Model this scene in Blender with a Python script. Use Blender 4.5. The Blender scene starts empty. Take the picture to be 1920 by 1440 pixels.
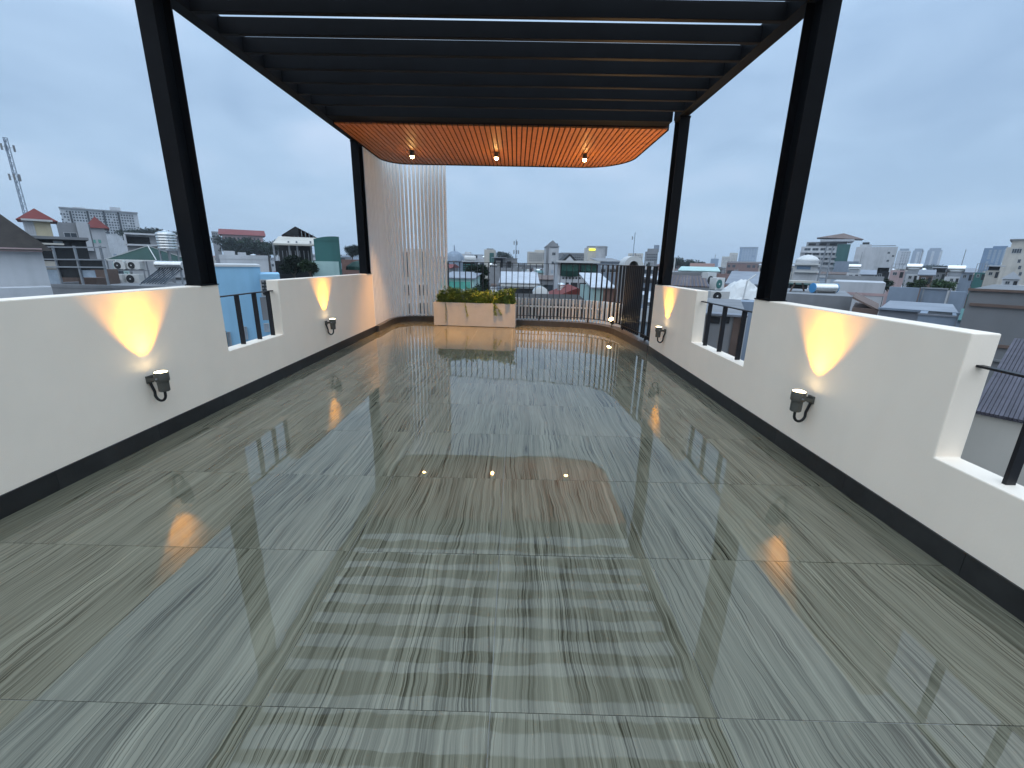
import bpy, math, random
from mathutils import Vector, Matrix, noise as mnoise

# ---------------------------------------------------------------- camera, world, sun, exposure
scene = bpy.context.scene
col = scene.collection
FPX, CYP = 748.635, 686.366                      # focal length and principal row, in pixels of the 1920 x 1440 photograph
YAW, PITCH, ROLL = (math.radians(a) for a in (-0.33064, 14.60375, 1.14363))
CAM = Vector((0, 0, 1.57))
fwd = Vector((math.sin(YAW) * math.cos(PITCH), math.cos(YAW) * math.cos(PITCH), -math.sin(PITCH)))
rgt = Vector((math.cos(YAW), -math.sin(YAW), 0))
upv = rgt.cross(fwd)
rgt, upv = math.cos(ROLL) * rgt + math.sin(ROLL) * upv, -math.sin(ROLL) * rgt + math.cos(ROLL) * upv
cam_data = bpy.data.cameras.new('camera')
cam_data.sensor_fit = 'HORIZONTAL'
cam_data.sensor_width = 36
cam_data.lens = 36 * FPX / 1920
cam_data.shift_y = -(720 - CYP) / 1920
cam_data.clip_start, cam_data.clip_end = 0.05, 8000
cam = bpy.data.objects.new('camera', cam_data)
col.objects.link(cam)
cam.matrix_world = Matrix(((rgt.x, upv.x, -fwd.x, CAM.x), (rgt.y, upv.y, -fwd.y, CAM.y), (rgt.z, upv.z, -fwd.z, CAM.z), (0, 0, 0, 1)))
scene.camera = cam

SUN_EL, SUN_AZ = math.radians(58), math.radians(190)     # overcast afternoon light from behind the camera
world = bpy.data.worlds.new('World')
scene.world = world
world.use_nodes = True
wn, wl = world.node_tree.nodes, world.node_tree.links
wn.clear()
w_out = wn.new('ShaderNodeOutputWorld')
w_bg = wn.new('ShaderNodeBackground')
w_bg.inputs['Strength'].default_value = 0.1
w_sky = wn.new('ShaderNodeTexSky')
w_sky.sky_type = 'NISHITA'
w_sky.sun_disc = False
w_sky.sun_elevation = SUN_EL
w_sky.sun_rotation = SUN_AZ
w_sky.air_density, w_sky.dust_density = 1.0, 1.5
w_tc = wn.new('ShaderNodeTexCoord')
w_sep = wn.new('ShaderNodeSeparateXYZ')
wl.new(w_tc.outputs['Generated'], w_sep.inputs[0])
def wmath(op, a, b=None, c=None):
    n = wn.new('ShaderNodeMath'); n.operation = op
    for i, v in enumerate((a, b, c)):
        if v is None: continue
        if isinstance(v, (int, float)): n.inputs[i].default_value = v
        else: wl.new(v, n.inputs[i])
    return n.outputs[0]
elev = wmath('MAXIMUM', w_sep.outputs['Z'], 0.0)
den = wmath('ADD', elev, 0.22)
w_vec = wn.new('ShaderNodeCombineXYZ')
wl.new(wmath('DIVIDE', w_sep.outputs['X'], den), w_vec.inputs[0])
wl.new(wmath('DIVIDE', w_sep.outputs['Y'], den), w_vec.inputs[1])
w_vec.inputs[2].default_value = 3.7
def wnoise(scale, detail, rough, dist):
    n = wn.new('ShaderNodeTexNoise')
    n.inputs['Scale'].default_value = scale; n.inputs['Detail'].default_value = detail
    n.inputs['Roughness'].default_value = rough; n.inputs['Distortion'].default_value = dist
    wl.new(w_vec.outputs[0], n.inputs['Vector'])
    return n.outputs['Fac']
w_big = wnoise(0.75, 4, 0.48, 0.5)
w_fine = wnoise(1.9, 6, 0.5, 0.6)
w_mixn = wmath('ADD', wmath('MULTIPLY', w_big, 0.65), wmath('MULTIPLY', w_fine, 0.35))
w_ramp = wn.new('ShaderNodeValToRGB')               # overcast deck: slate undersides to pale breaks
w_ramp.color_ramp.elements[0].position = 0.39; w_ramp.color_ramp.elements[0].color = (2.15, 3.15, 4.55, 1)
w_ramp.color_ramp.elements[1].position = 0.63; w_ramp.color_ramp.elements[1].color = (4.3, 5.2, 6.55, 1)
e = w_ramp.color_ramp.elements.new(0.5); e.color = (2.95, 4.1, 5.55, 1)
wl.new(w_mixn, w_ramp.inputs[0])
w_hor = wn.new('ShaderNodeMix'); w_hor.data_type = 'RGBA'        # smooth veil towards the horizon
w_hor.inputs[6].default_value = (2.85, 4.1, 5.5, 1)
wl.new(wmath('SMOOTH_MIN', wmath('MULTIPLY', elev, 3.2), 1.0, 0.3), w_hor.inputs[0])
wl.new(w_ramp.outputs[0], w_hor.inputs[7])
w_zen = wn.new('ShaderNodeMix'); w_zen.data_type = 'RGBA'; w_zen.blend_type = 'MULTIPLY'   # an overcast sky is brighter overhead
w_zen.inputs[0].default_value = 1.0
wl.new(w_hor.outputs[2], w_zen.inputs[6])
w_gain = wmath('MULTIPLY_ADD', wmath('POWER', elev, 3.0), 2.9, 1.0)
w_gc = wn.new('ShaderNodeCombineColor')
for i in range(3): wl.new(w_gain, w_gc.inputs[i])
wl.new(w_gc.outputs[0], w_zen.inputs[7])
w_mx = wn.new('ShaderNodeMix'); w_mx.data_type = 'RGBA'
w_mx.inputs[0].default_value = 0.9
wl.new(w_sky.outputs[0], w_mx.inputs[6])
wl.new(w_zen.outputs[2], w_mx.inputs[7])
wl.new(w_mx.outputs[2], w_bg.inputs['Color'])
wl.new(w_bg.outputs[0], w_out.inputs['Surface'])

sun_data = bpy.data.lights.new('sun', 'SUN')
sun_data.energy = 1.0
sun_data.angle = math.radians(110)
sun_data.color = (1.0, 0.975, 0.94)
sun = bpy.data.objects.new('sun', sun_data)
col.objects.link(sun)
sun_dir = Vector((math.sin(SUN_AZ) * math.cos(SUN_EL), math.cos(SUN_AZ) * math.cos(SUN_EL), math.sin(SUN_EL)))
sun.rotation_euler = (-sun_dir).to_track_quat('-Z', 'Y').to_euler()

scene.view_settings.view_transform = 'Standard'
scene.view_settings.look = 'None'
scene.view_settings.gamma = 1.0
scene.view_settings.use_curve_mapping = False
scene.view_settings.exposure = 0.58
scene.render.engine = 'CYCLES'
scene.cycles.use_denoising = True
scene.cycles.max_bounces = 8
scene.cycles.glossy_bounces = 4
scene.cycles.sample_clamp_indirect = 6.0
scene.cycles.caustics_reflective = False
scene.cycles.caustics_refractive = False

# ---------------------------------------------------------------- helpers
rng = random.Random(11)
GZ = -15.0                                            # level of the streets, five storeys down
def at(px, py, y):
    """Point on the plane at distance y ahead that the pixel (px, py) looks at."""
    d = rgt * ((px - 960) / FPX) - upv * ((py - CYP) / FPX) + fwd
    return CAM + d * ((y - CAM.y) / d.y)

def mat(name, c, rough=0.6, metal=0.0, var=0.12, scale=3.0, bump=0.0, bscale=30.0, streak=0.0, emit=None, estr=0.0, spec=0.28, coat=0.0):
    m = bpy.data.materials.new(name); m.use_nodes = True
    nt = m.node_tree; n, l = nt.nodes, nt.links
    b = n['Principled BSDF']
    b.inputs['Roughness'].default_value = rough
    b.inputs['Metallic'].default_value = metal
    b.inputs['Specular IOR Level'].default_value = spec
    b.inputs['Coat Weight'].default_value = coat
    tc = n.new('ShaderNodeTexCoord')
    tx = n.new('ShaderNodeTexNoise'); tx.inputs['Scale'].default_value = scale; tx.inputs['Detail'].default_value = 6; tx.inputs['Roughness'].default_value = 0.62
    l.new(tc.outputs['Object'], tx.inputs['Vector'])
    rp = n.new('ShaderNodeMapRange'); rp.inputs[1].default_value = 0.25; rp.inputs[2].default_value = 0.75
    rp.inputs[3].default_value = 1 - var; rp.inputs[4].default_value = 1 + var
    l.new(tx.outputs['Fac'], rp.inputs[0])
    f = rp.outputs[0]
    if streak:                                        # rain streaks running down
        mp = n.new('ShaderNodeMapping'); mp.inputs['Scale'].default_value = (1.1, 1.1, 0.10)
        l.new(tc.outputs['Object'], mp.inputs[0])
        t2 = n.new('ShaderNodeTexNoise'); t2.inputs['Scale'].default_value = 1.5; t2.inputs['Detail'].default_value = 5
        l.new(mp.outputs[0], t2.inputs['Vector'])
        r2 = n.new('ShaderNodeMapRange'); r2.inputs[1].default_value = 0.48; r2.inputs[2].default_value = 0.72; r2.inputs[3].default_value = 1; r2.inputs[4].default_value = 1 - streak
        l.new(t2.outputs['Fac'], r2.inputs[0])
        mu = n.new('ShaderNodeMath'); mu.operation = 'MULTIPLY'
        l.new(f, mu.inputs[0]); l.new(r2.outputs[0], mu.inputs[1]); f = mu.outputs[0]
    oi = n.new('ShaderNodeObjectInfo')
    r3 = n.new('ShaderNodeMapRange'); r3.inputs[3].default_value = 1 - var * 0.6; r3.inputs[4].default_value = 1 + var * 0.6
    l.new(oi.outputs['Random'], r3.inputs[0])
    mu = n.new('ShaderNodeMath'); mu.operation = 'MULTIPLY'; l.new(f, mu.inputs[0]); l.new(r3.outputs[0], mu.inputs[1])
    cc = n.new('ShaderNodeMix'); cc.data_type = 'RGBA'; cc.blend_type = 'MULTIPLY'; cc.inputs[0].default_value = 1
    cc.inputs[6].default_value = (*c, 1)
    gc = n.new('ShaderNodeCombineColor')
    for i in range(3): l.new(mu.outputs[0], gc.inputs[i])
    l.new(gc.outputs[0], cc.inputs[7])
    l.new(cc.outputs[2], b.inputs['Base Color'])
    if bump:
        t3 = n.new('ShaderNodeTexNoise'); t3.inputs['Scale'].default_value = bscale; t3.inputs['Detail'].default_value = 4
        l.new(tc.outputs['Object'], t3.inputs['Vector'])
        bp = n.new('ShaderNodeBump'); bp.inputs['Strength'].default_value = bump; bp.inputs['Distance'].default_value = 0.01
        l.new(t3.outputs['Fac'], bp.inputs['Height']); l.new(bp.outputs[0], b.inputs['Normal'])
    if emit:
        b.inputs['Emission Color'].default_value = (*emit, 1)
        b.inputs['Emission Strength'].default_value = estr
    return m

class MB:
    """Collects shapes; build() links them as one mesh object."""
    def __init__(s): s.v, s.f = [], []
    def add(s, vs, fs):
        k = len(s.v); s.v += [tuple(v) for v in vs]; s.f += [tuple(i + k for i in f) for f in fs]; return s
    def box(s, x0, x1, y0, y1, z0, z1):
        return s.add([(x, y, z) for z in (z0, z1) for y in (y0, y1) for x in (x0, x1)],
                     [(0, 2, 3, 1), (4, 5, 7, 6), (0, 1, 5, 4), (2, 6, 7, 3), (0, 4, 6, 2), (1, 3, 7, 5)])
    def bar(s, a, b, w, h=None, up=(0, 0, 1)):
        """Rectangular bar from a to b, w across and h along up."""
        a, b = Vector(a), Vector(b); h = h or w
        d = (b - a).normalized(); u = Vector(up)
        if abs(d.dot(u)) > 0.98: u = Vector((0, 1, 0))
        x = d.cross(u).normalized() * (w / 2); z = x.cross(d).normalized() * (h / 2)
        return s.add([p + i * x + j * z for p in (a, b) for i, j in ((-1, -1), (1, -1), (1, 1), (-1, 1))],
                     [(0, 1, 2, 3), (7, 6, 5, 4), (0, 4, 5, 1), (1, 5, 6, 2), (2, 6, 7, 3), (3, 7, 4, 0)])
    def prism(s, pts, z0, z1):
        """Polygon in x, y (counter-clockwise) extruded in z."""
        n = len(pts)
        return s.add([(x, y, z0) for x, y in pts] + [(x, y, z1) for x, y in pts],
                     [tuple(range(n))[::-1], tuple(range(n, 2 * n))] + [(i, (i + 1) % n, n + (i + 1) % n, n + i) for i in range(n)])
    def prism_x(s, pts, x0, x1):
        """Polygon in y, z extruded in x."""
        n = len(pts)
        return s.add([(x0, y, z) for y, z in pts] + [(x1, y, z) for y, z in pts],
                     [tuple(range(n))[::-1], tuple(range(n, 2 * n))] + [(i, (i + 1) % n, n + (i + 1) % n, n + i) for i in range(n)])
    def tube(s, path, r, n=8, cap=True):
        P = [Vector(p) for p in path]; R = r if isinstance(r, (list, tuple)) else [r] * len(P)
        k = len(s.v); ref = None
        for i, p in enumerate(P):
            d = (P[min(i + 1, len(P) - 1)] - P[max(i - 1, 0)]).normalized()
            if ref is None:
                ref = d.cross(Vector((0, 0, 1)))
                if ref.length < 0.05: ref = d.cross(Vector((1, 0, 0)))
            x = (ref - d * ref.dot(d)).normalized(); ref = x; y = d.cross(x)
            for j in range(n):
                a = 2 * math.pi * j / n
                s.v.append(tuple(p + (x * math.cos(a) + y * math.sin(a)) * R[i]))
        for i in range(len(P) - 1):
            for j in range(n):
                s.f.append((k + i * n + j, k + i * n + (j + 1) % n, k + (i + 1) * n + (j + 1) % n, k + (i + 1) * n + j))
        if cap:
            s.f.append(tuple(k + j for j in range(n))[::-1]); s.f.append(tuple(k + (len(P) - 1) * n + j for j in range(n)))
        return s
    def lathe(s, prof, n=20, o=(0, 0, 0)):
        """Profile of (radius, z) turned round z at o."""
        k = len(s.v)
        for r, z in prof:
            for j in range(n):
                a = 2 * math.pi * j / n
                s.v.append((o[0] + r * math.cos(a), o[1] + r * math.sin(a), o[2] + z))
        for i in range(len(prof) - 1):
            for j in range(n):
                s.f.append((k + i * n + j, k + i * n + (j + 1) % n, k + (i + 1) * n + (j + 1) % n, k + (i + 1) * n + j))
        s.f.append(tuple(k + j for j in range(n))[::-1]); s.f.append(tuple(k + (len(prof) - 1) * n + j for j in range(n)))
        return s
    def mesh(s, name):
        me = bpy.data.meshes.new(name); me.from_pydata(s.v, [], s.f); me.update(); return me
    def build(s, name, m, parent=None, smooth=False, bevel=0.0, kind=None, loc=None):
        me = s.mesh(name); me.materials.append(m)
        if smooth:
            for p in me.polygons: p.use_smooth = True
        o = bpy.data.objects.new(name, me); col.objects.link(o); o.parent = parent
        if loc is not None: o.location = loc
        if smooth:
            me.set_sharp_from_angle(angle=math.radians(40))
        if bevel:
            b = o.modifiers.new('bevel', 'BEVEL'); b.width = bevel; b.segments = 2; b.limit_method = 'ANGLE'
        if kind: o['kind'] = kind
        return o

def tag(o, label, cat, group=None, kind=None):
    if label: o['label'] = label
    if cat: o['category'] = cat
    if group: o['group'] = group
    if kind: o['kind'] = kind
    return o
def thing(name, label, cat, loc=(0, 0, 0), rz=0.0, group=None):
    o = bpy.data.objects.new(name, None); col.objects.link(o)
    o.empty_display_size = 0.1
    o.location = loc; o.rotation_euler = (0, 0, rz)
    return tag(o, label, cat, group)
def share(name, src, parent, loc=(0, 0, 0), rot=(0, 0, 0), scale=None):
    o = bpy.data.objects.new(name, src); col.objects.link(o); o.parent = parent; o.location = loc; o.rotation_euler = rot
    if scale: o.scale = scale
    return o
def copy_tree(o, parent=None):
    c = o.copy(); col.objects.link(c); c.parent = parent
    for ch in list(o.children): copy_tree(ch, c)
    return c

# ---------------------------------------------------------------- materials
M = {}
M['paint'] = mat('white wall paint', (0.90, 0.785, 0.645), 0.55, var=0.045, scale=1.3, streak=0.05, bump=0.06, bscale=90)
M['skirt'] = mat('dark stone skirting', (0.024, 0.024, 0.023), 0.35, var=0.35, scale=5, bump=0.05, spec=0.25)
M['kerbm'] = mat('brown stone kerb', (0.06, 0.052, 0.043), 0.3, var=0.25, scale=6, bump=0.05)
M['steel'] = mat('blue black painted steel', (0.006, 0.007, 0.0085), 0.5, var=0.25, scale=2, bump=0.03, bscale=60, spec=0.05)
M['blackbar'] = mat('black powder coated bar', (0.012, 0.012, 0.014), 0.45, var=0.15)
M['whiteslat'] = mat('white powder coated slat', (0.88, 0.87, 0.84), 0.45, var=0.05, scale=1.5)
M['wood'] = mat('orange timber slat', (0.40, 0.145, 0.048), 0.5, var=0.16, scale=6)
M['woodback'] = mat('dark board behind timber', (0.03, 0.014, 0.01), 0.7)
M['planter'] = mat('beige concrete planter', (0.47, 0.45, 0.415), 0.7, var=0.08, scale=4, bump=0.15, bscale=60, streak=0.06)
M['soil'] = mat('dark potting soil', (0.03, 0.022, 0.015), 0.95, var=0.4, scale=30)
M['lamp'] = mat('dark grey lamp body', (0.075, 0.073, 0.062), 0.45, var=0.15, scale=20)
M['cable'] = mat('black rubber cable', (0.015, 0.015, 0.015), 0.5)
M['glow'] = mat('lit lamp glass', (1, 0.9, 0.7), 0.3, var=0.0, emit=(1.0, 0.78, 0.42), estr=9)
M['glow2'] = mat('lit spotlight glass', (1, 0.9, 0.7), 0.3, var=0.0, emit=(1.0, 0.72, 0.34), estr=45)
M['glow3'] = mat('lit downlight bulb', (1, 0.9, 0.7), 0.3, var=0.0, emit=(1.0, 0.62, 0.22), estr=70)
M['grout'] = mat('pale grout', (0.26, 0.26, 0.24), 0.5, var=0.4, scale=1.5)
M['white'] = mat('weathered white render', (0.46, 0.47, 0.48), 0.75, var=0.16, scale=0.35, streak=0.17)
M['grey'] = mat('grey cement render', (0.20, 0.205, 0.21), 0.8, var=0.2, scale=0.4, streak=0.17)
M['cream'] = mat('cream render', (0.46, 0.43, 0.375), 0.75, var=0.14, scale=0.4, streak=0.17)
M['yellow'] = mat('yellow render', (0.50, 0.44, 0.30), 0.75, var=0.1, scale=0.5, streak=0.17)
M['pink'] = mat('faded pink render', (0.40, 0.29, 0.28), 0.75, var=0.12, scale=0.4, streak=0.17)
M['skyblue'] = mat('sky blue render', (0.25, 0.45, 0.60), 0.75, var=0.06, scale=0.6, streak=0.14)
M['mint'] = mat('mint green render', (0.36, 0.50, 0.47), 0.75, var=0.1, scale=0.5, streak=0.17)
M['teal'] = mat('teal sheet metal', (0.035, 0.12, 0.11), 0.5, var=0.12, scale=0.8, streak=0.17)
M['greenroof'] = mat('green sheet roof', (0.004, 0.034, 0.024), 0.6, var=0.15)
M['greencloth'] = mat('green awning cloth', (0.004, 0.042, 0.031), 0.8, var=0.2)
M['redroof'] = mat('red tile roof', (0.14, 0.024, 0.019), 0.7, var=0.2, scale=2)
M['brick'] = mat('faded brick', (0.19, 0.11, 0.09), 0.85, var=0.25, scale=2)
M['brownroof'] = mat('dark brown tile roof', (0.026, 0.022, 0.019), 0.8, var=0.4, scale=3)
M['metal'] = mat('grey sheet roof', (0.20, 0.215, 0.24), 0.45, var=0.22, scale=0.6, streak=0.17)
M['metalw'] = mat('pale sheet roof', (0.42, 0.44, 0.465), 0.5, var=0.16, scale=0.6, streak=0.17)
M['metalb'] = mat('blue grey sheet wall', (0.20, 0.245, 0.30), 0.5, var=0.15, scale=0.7, streak=0.17)
M['rust'] = mat('rusty brown sheet roof', (0.12, 0.085, 0.07), 0.7, var=0.35, scale=1.5)
M['darkroof'] = mat('dark plum tile roof', (0.075, 0.07, 0.085), 0.7, var=0.3, scale=4)
M['dark'] = mat('dark interior', (0.02, 0.022, 0.024), 0.7, var=0.3)
M['pane'] = mat('dark window glass', (0.035, 0.045, 0.055), 0.12, var=0.4, scale=0.5)
M['panelight'] = mat('pale window glass', (0.30, 0.36, 0.42), 0.15, var=0.2)
M['bluepane'] = mat('blue curtain wall glass', (0.13, 0.20, 0.29), 0.15, var=0.3, scale=0.1)
M['greenpane'] = mat('green balcony glass', (0.10, 0.36, 0.28), 0.15, var=0.2)
M['frame'] = mat('grey window frame', (0.35, 0.36, 0.36), 0.5)
M['inox'] = mat('stainless steel tank', (0.62, 0.62, 0.60), 0.25, metal=1.0, var=0.1, scale=2)
M['acwhite'] = mat('off white enamel casing', (0.50, 0.50, 0.48), 0.5, var=0.1)
M['plastic'] = mat('blue plastic cap', (0.06, 0.24, 0.46), 0.5, var=0.08)
M['lit'] = mat('lit window', (0.8, 0.7, 0.4), 0.4, var=0.2, emit=(1.0, 0.85, 0.5), estr=0.75)
M['litsign'] = mat('lit yellow sign', (0.9, 0.8, 0.1), 0.4, var=0.0, emit=(0.9, 0.9, 0.02), estr=1.0)
M['galv'] = mat('galvanised steel', (0.24, 0.255, 0.27), 0.5, metal=0.3, var=0.15)
M['bark'] = mat('grey brown bark', (0.09, 0.07, 0.055), 0.9, var=0.3, scale=8)
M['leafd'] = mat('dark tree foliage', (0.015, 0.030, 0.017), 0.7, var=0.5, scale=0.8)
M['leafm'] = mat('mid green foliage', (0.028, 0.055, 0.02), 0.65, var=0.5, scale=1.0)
M['leafp'] = mat('planter foliage', (0.17, 0.25, 0.05), 0.5, var=0.5, scale=9)
M['leafy'] = mat('yellow green planter foliage', (0.27, 0.33, 0.05), 0.5, var=0.45, scale=9)
M['street'] = mat('wet street asphalt', (0.06, 0.062, 0.065), 0.5, var=0.25, scale=0.05)

def tile_material():
    m = bpy.data.materials.new('polished wood-vein stone'); m.use_nodes = True
    n, l = m.node_tree.nodes, m.node_tree.links
    b = n['Principled BSDF']
    def mth(op, a, b_=None, c=None):
        k = n.new('ShaderNodeMath'); k.operation = op
        for i, v in enumerate((a, b_, c)):
            if v is None: continue
            if isinstance(v, (int, float)): k.inputs[i].default_value = v
            else: l.new(v, k.inputs[i])
        return k.outputs[0]
    tc = n.new('ShaderNodeTexCoord'); oi = n.new('ShaderNodeObjectInfo')
    sp = n.new('ShaderNodeSeparateXYZ'); l.new(tc.outputs['Object'], sp.inputs[0])
    rnd = mth('MULTIPLY', oi.outputs['Random'], 57.0)
    def noi(vx, vy, scale, detail, rough=0.55, dist=0.0):
        cv = n.new('ShaderNodeCombineXYZ')
        for i, v in enumerate((vx, vy, rnd)):
            if isinstance(v, (int, float)): cv.inputs[i].default_value = v
            else: l.new(v, cv.inputs[i])
        t = n.new('ShaderNodeTexNoise'); t.inputs['Scale'].default_value = scale; t.inputs['Detail'].default_value = detail
        t.inputs['Roughness'].default_value = rough; t.inputs['Distortion'].default_value = dist
        l.new(cv.outputs[0], t.inputs['Vector']); return t.outputs['Fac']
    # the veins wander sideways along the tile
    wob = noi(mth('MULTIPLY', sp.outputs['X'], 1.3), mth('MULTIPLY', sp.outputs['Y'], 0.8), 2.2, 2)
    wob2 = noi(mth('MULTIPLY', sp.outputs['X'], 2.0), mth('MULTIPLY', sp.outputs['Y'], 5.0), 2.6, 3)
    xx = mth('ADD', sp.outputs['X'], mth('ADD', mth('MULTIPLY', mth('SUBTRACT', wob, 0.5), 0.075), mth('MULTIPLY', mth('SUBTRACT', wob2, 0.5), 0.013)))
    ys = mth('MULTIPLY', sp.outputs['Y'], 0.012)
    broad = noi(xx, ys, 7.0, 3)
    mid = noi(xx, ys, 52.0, 3, 0.6)
    fine = noi(xx, ys, 190.0, 2, 0.6)
    veins = noi(xx, ys, 38.0, 2, 0.6)
    vein = mth('SMOOTH_MIN', mth('MULTIPLY', mth('ABSOLUTE', mth('SUBTRACT', veins, 0.5)), 24.0), 1.0, 0.15)     # thin dark lines where the noise crosses its middle
    gate = n.new('ShaderNodeMapRange'); gate.inputs[1].default_value = 0.36; gate.inputs[2].default_value = 0.58
    l.new(noi(xx, mth('MULTIPLY', sp.outputs['Y'], 0.3), 6.0, 2), gate.inputs[0])
    vein = mth('SUBTRACT', 1.0, mth('MULTIPLY', mth('SUBTRACT', 1.0, vein), gate.outputs[0]))
    tone = mth('ADD', mth('MULTIPLY', broad, 0.25), mth('ADD', mth('MULTIPLY', mid, 0.42), mth('MULTIPLY', fine, 0.33)))
    rp = n.new('ShaderNodeValToRGB'); cr = rp.color_ramp
    cr.elements[0].position = 0.33; cr.elements[0].color = (0.060, 0.057, 0.038, 1)
    cr.elements[1].position = 0.68; cr.elements[1].color = (0.222, 0.212, 0.152, 1)
    e = cr.elements.new(0.5); e.color = (0.138, 0.132, 0.094, 1)
    l.new(tone, rp.inputs[0])
    mv = n.new('ShaderNodeMix'); mv.data_type = 'RGBA'; mv.blend_type = 'MULTIPLY'; mv.inputs[0].default_value = 1
    vc = n.new('ShaderNodeMix'); vc.data_type = 'RGBA'
    vc.inputs[6].default_value = (0.26, 0.25, 0.22, 1); vc.inputs[7].default_value = (1, 1, 1, 1); l.new(vein, vc.inputs[0])
    l.new(rp.outputs[0], mv.inputs[6]); l.new(vc.outputs[2], mv.inputs[7])
    l.new(mv.outputs[2], b.inputs['Base Color'])
    # rain film: mostly sharp, drier in patches
    geo = n.new('ShaderNodeNewGeometry')
    wet = n.new('ShaderNodeTexNoise'); wet.inputs['Scale'].default_value = 0.9; wet.inputs['Detail'].default_value = 4
    l.new(geo.outputs['Position'], wet.inputs['Vector'])
    rr = n.new('ShaderNodeMapRange'); rr.inputs[1].default_value = 0.42; rr.inputs[2].default_value = 0.72; rr.inputs[3].default_value = 0.012; rr.inputs[4].default_value = 0.06
    l.new(wet.outputs['Fac'], rr.inputs[0]); l.new(rr.outputs[0], b.inputs['Roughness'])
    b.inputs['IOR'].default_value = 1.52
    b.inputs['Specular Tint'].default_value = (1.0, 0.9, 0.78, 1)
    wv = n.new('ShaderNodeTexNoise'); wv.inputs['Scale'].default_value = 3.2; wv.inputs['Detail'].default_value = 2
    l.new(geo.outputs['Position'], wv.inputs['Vector'])
    bp = n.new('ShaderNodeBump'); bp.inputs['Strength'].default_value = 0.05; bp.inputs['Distance'].default_value = 0.02
    l.new(wv.outputs['Fac'], bp.inputs['Height']); l.new(bp.outputs[0], b.inputs['Normal'])
    return m
M['tile'] = tile_material()

# ---------------------------------------------------------------- terrace: floor, walls, kerb
XL = -3.10
def XR(y): return 2.378 + 0.0106 * y                 # inner face of the other wall, splayed a little
TX, TY, X0, Y0 = 0.83, 0.80, -0.0603, 1.0763
floor = MB().box(XL - 0.15, 2.62, -1.6, 11.0, -0.30, -0.0035).build('floor', M['grout'])
tag(floor, 'grey wood-vein stone terrace floor, wet and mirror glossy', None, kind='structure')
for i in range(-4, 3):
    for k in range(-4, 13):
        x0, x1 = X0 + i * TX, X0 + (i + 1) * TX
        y0, y1 = Y0 + k * TY, Y0 + (k + 1) * TY
        x0 = max(x0, XL + 0.002); x1 = 2.475 if i == 2 else x1
        g = 0.0014
        cx, cy = (x0 + x1) / 2, (y0 + y1) / 2
        hx, hy = (x1 - x0) / 2 - g, (y1 - y0) / 2 - g
        o = MB().box(-hx, hx, -hy, hy, -0.01, 0).build('stone_tile', M['tile'], floor, loc=(cx, cy, 0))
        o.rotation_euler = (math.radians(max(-.14, min(.14, rng.gauss(0, 0.07)))), math.radians(max(-.14, min(.14, rng.gauss(0, 0.07)))), 0)

def skirting(root, x, y0, y1, side, zh=0.14):
    y = y0
    while y < y1 - 0.02:
        ye = min(y + 0.8, y1)
        a, b = (x, x + side * 0.012)
        pts = [(a, y + 0.001), (b, y + 0.001), (b, ye - 0.001), (a, ye - 0.001)]
        if side < 0: pts = [(XR(yy) + (0 if q in (0, 3) else -0.012), yy) for q, (xx, yy) in enumerate(pts)][::-1]
        MB().prism(pts, 0.001, zh).build('skirting_tile', M['skirt'], root)
        y = ye
def wall_mesh(profile, xin, xout):
    """Wall whose outline in y, z is profile; faces at xin(y) and xout(y)."""
    n = len(profile)
    vs = [(xin(y), y, z) for y, z in profile] + [(xout(y), y, z) for y, z in profile]
    m = MB(); m.add(vs, [tuple(range(n)), tuple(range(n, 2 * n))[::-1]] + [((i + 1) % n, i, n + i, n + (i + 1) % n) for i in range(n)])
    return m
TH = 0.155
lw = thing('parapet_wall', 'white parapet wall with one barred opening, on the side with the tall white slat screen', 'parapet wall')
zt = 1.283
prof = [(-1.6, -0.3), (8.78, -0.3), (8.78, zt - 0.01), (5.27, zt), (5.25, 0.575), (4.205, 0.575), (4.205, zt), (-1.6, zt + 0.01)]
wall_mesh(prof, lambda y: XL, lambda y: XL - TH).build('wall', M['paint'], lw, bevel=0.008)
skirting(lw, XL, 0.0, 8.78, 1)
rw = thing('parapet_wall', 'white parapet wall with two barred openings, beside the black rear fence', 'parapet wall')
prof = [(-1.6, -0.3), (7.20, -0.3), (7.20, 1.236), (5.475, 1.246), (5.45, 0.548), (4.12, 0.548), (4.12, 1.256), (2.095, 1.256), (2.095, 0.54), (0.9, 0.54), (0.9, 1.256), (-1.6, 1.256)]
wall_mesh(prof, XR, lambda y: XR(y) + TH).build('wall', M['paint'], rw, bevel=0.008)
skirting(rw, 2.4, 0.2, 7.20, -1)

def opening_rail(label, x, y0, y1, zs, zr, ys):
    t = thing('opening_railing', label, 'railing', (x, (y0 + y1) / 2, zs), group='black railings in the wall openings')
    MB().box(-0.02, 0.02, y0 - (y0 + y1) / 2, y1 - (y0 + y1) / 2, zr - zs - 0.006, zr - zs + 0.006).build('top_rail', M['blackbar'], t)
    for y in ys:
        MB().box(-0.025, 0.025, -0.009, 0.009, 0.0, zr - zs - 0.006).build('bar', M['blackbar'], t, loc=(0, y - (y0 + y1) / 2, 0))
opening_rail('black railing of three bars in front of the sky blue house', XL - 0.09, 4.205, 5.26, 0.575, 1.147, (4.58, 4.89, 5.17))
opening_rail('black railing of three bars in the opening beside the air conditioner units', 2.52, 4.12, 5.46, 0.548, 1.105, (5.22, 4.84, 4.42))
opening_rail('black railing in the opening cut off by the picture edge', 2.49, 0.9, 2.095, 0.54, 1.08, (1.815, 1.5, 1.2))

def bez(p0, p1, p2, n):
    return [((1 - t) ** 2 * p0[0] + 2 * t * (1 - t) * p1[0] + t * t * p2[0], (1 - t) ** 2 * p0[1] + 2 * t * (1 - t) * p1[1] + t * t * p2[1]) for t in (i / n for i in range(n + 1))]
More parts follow.
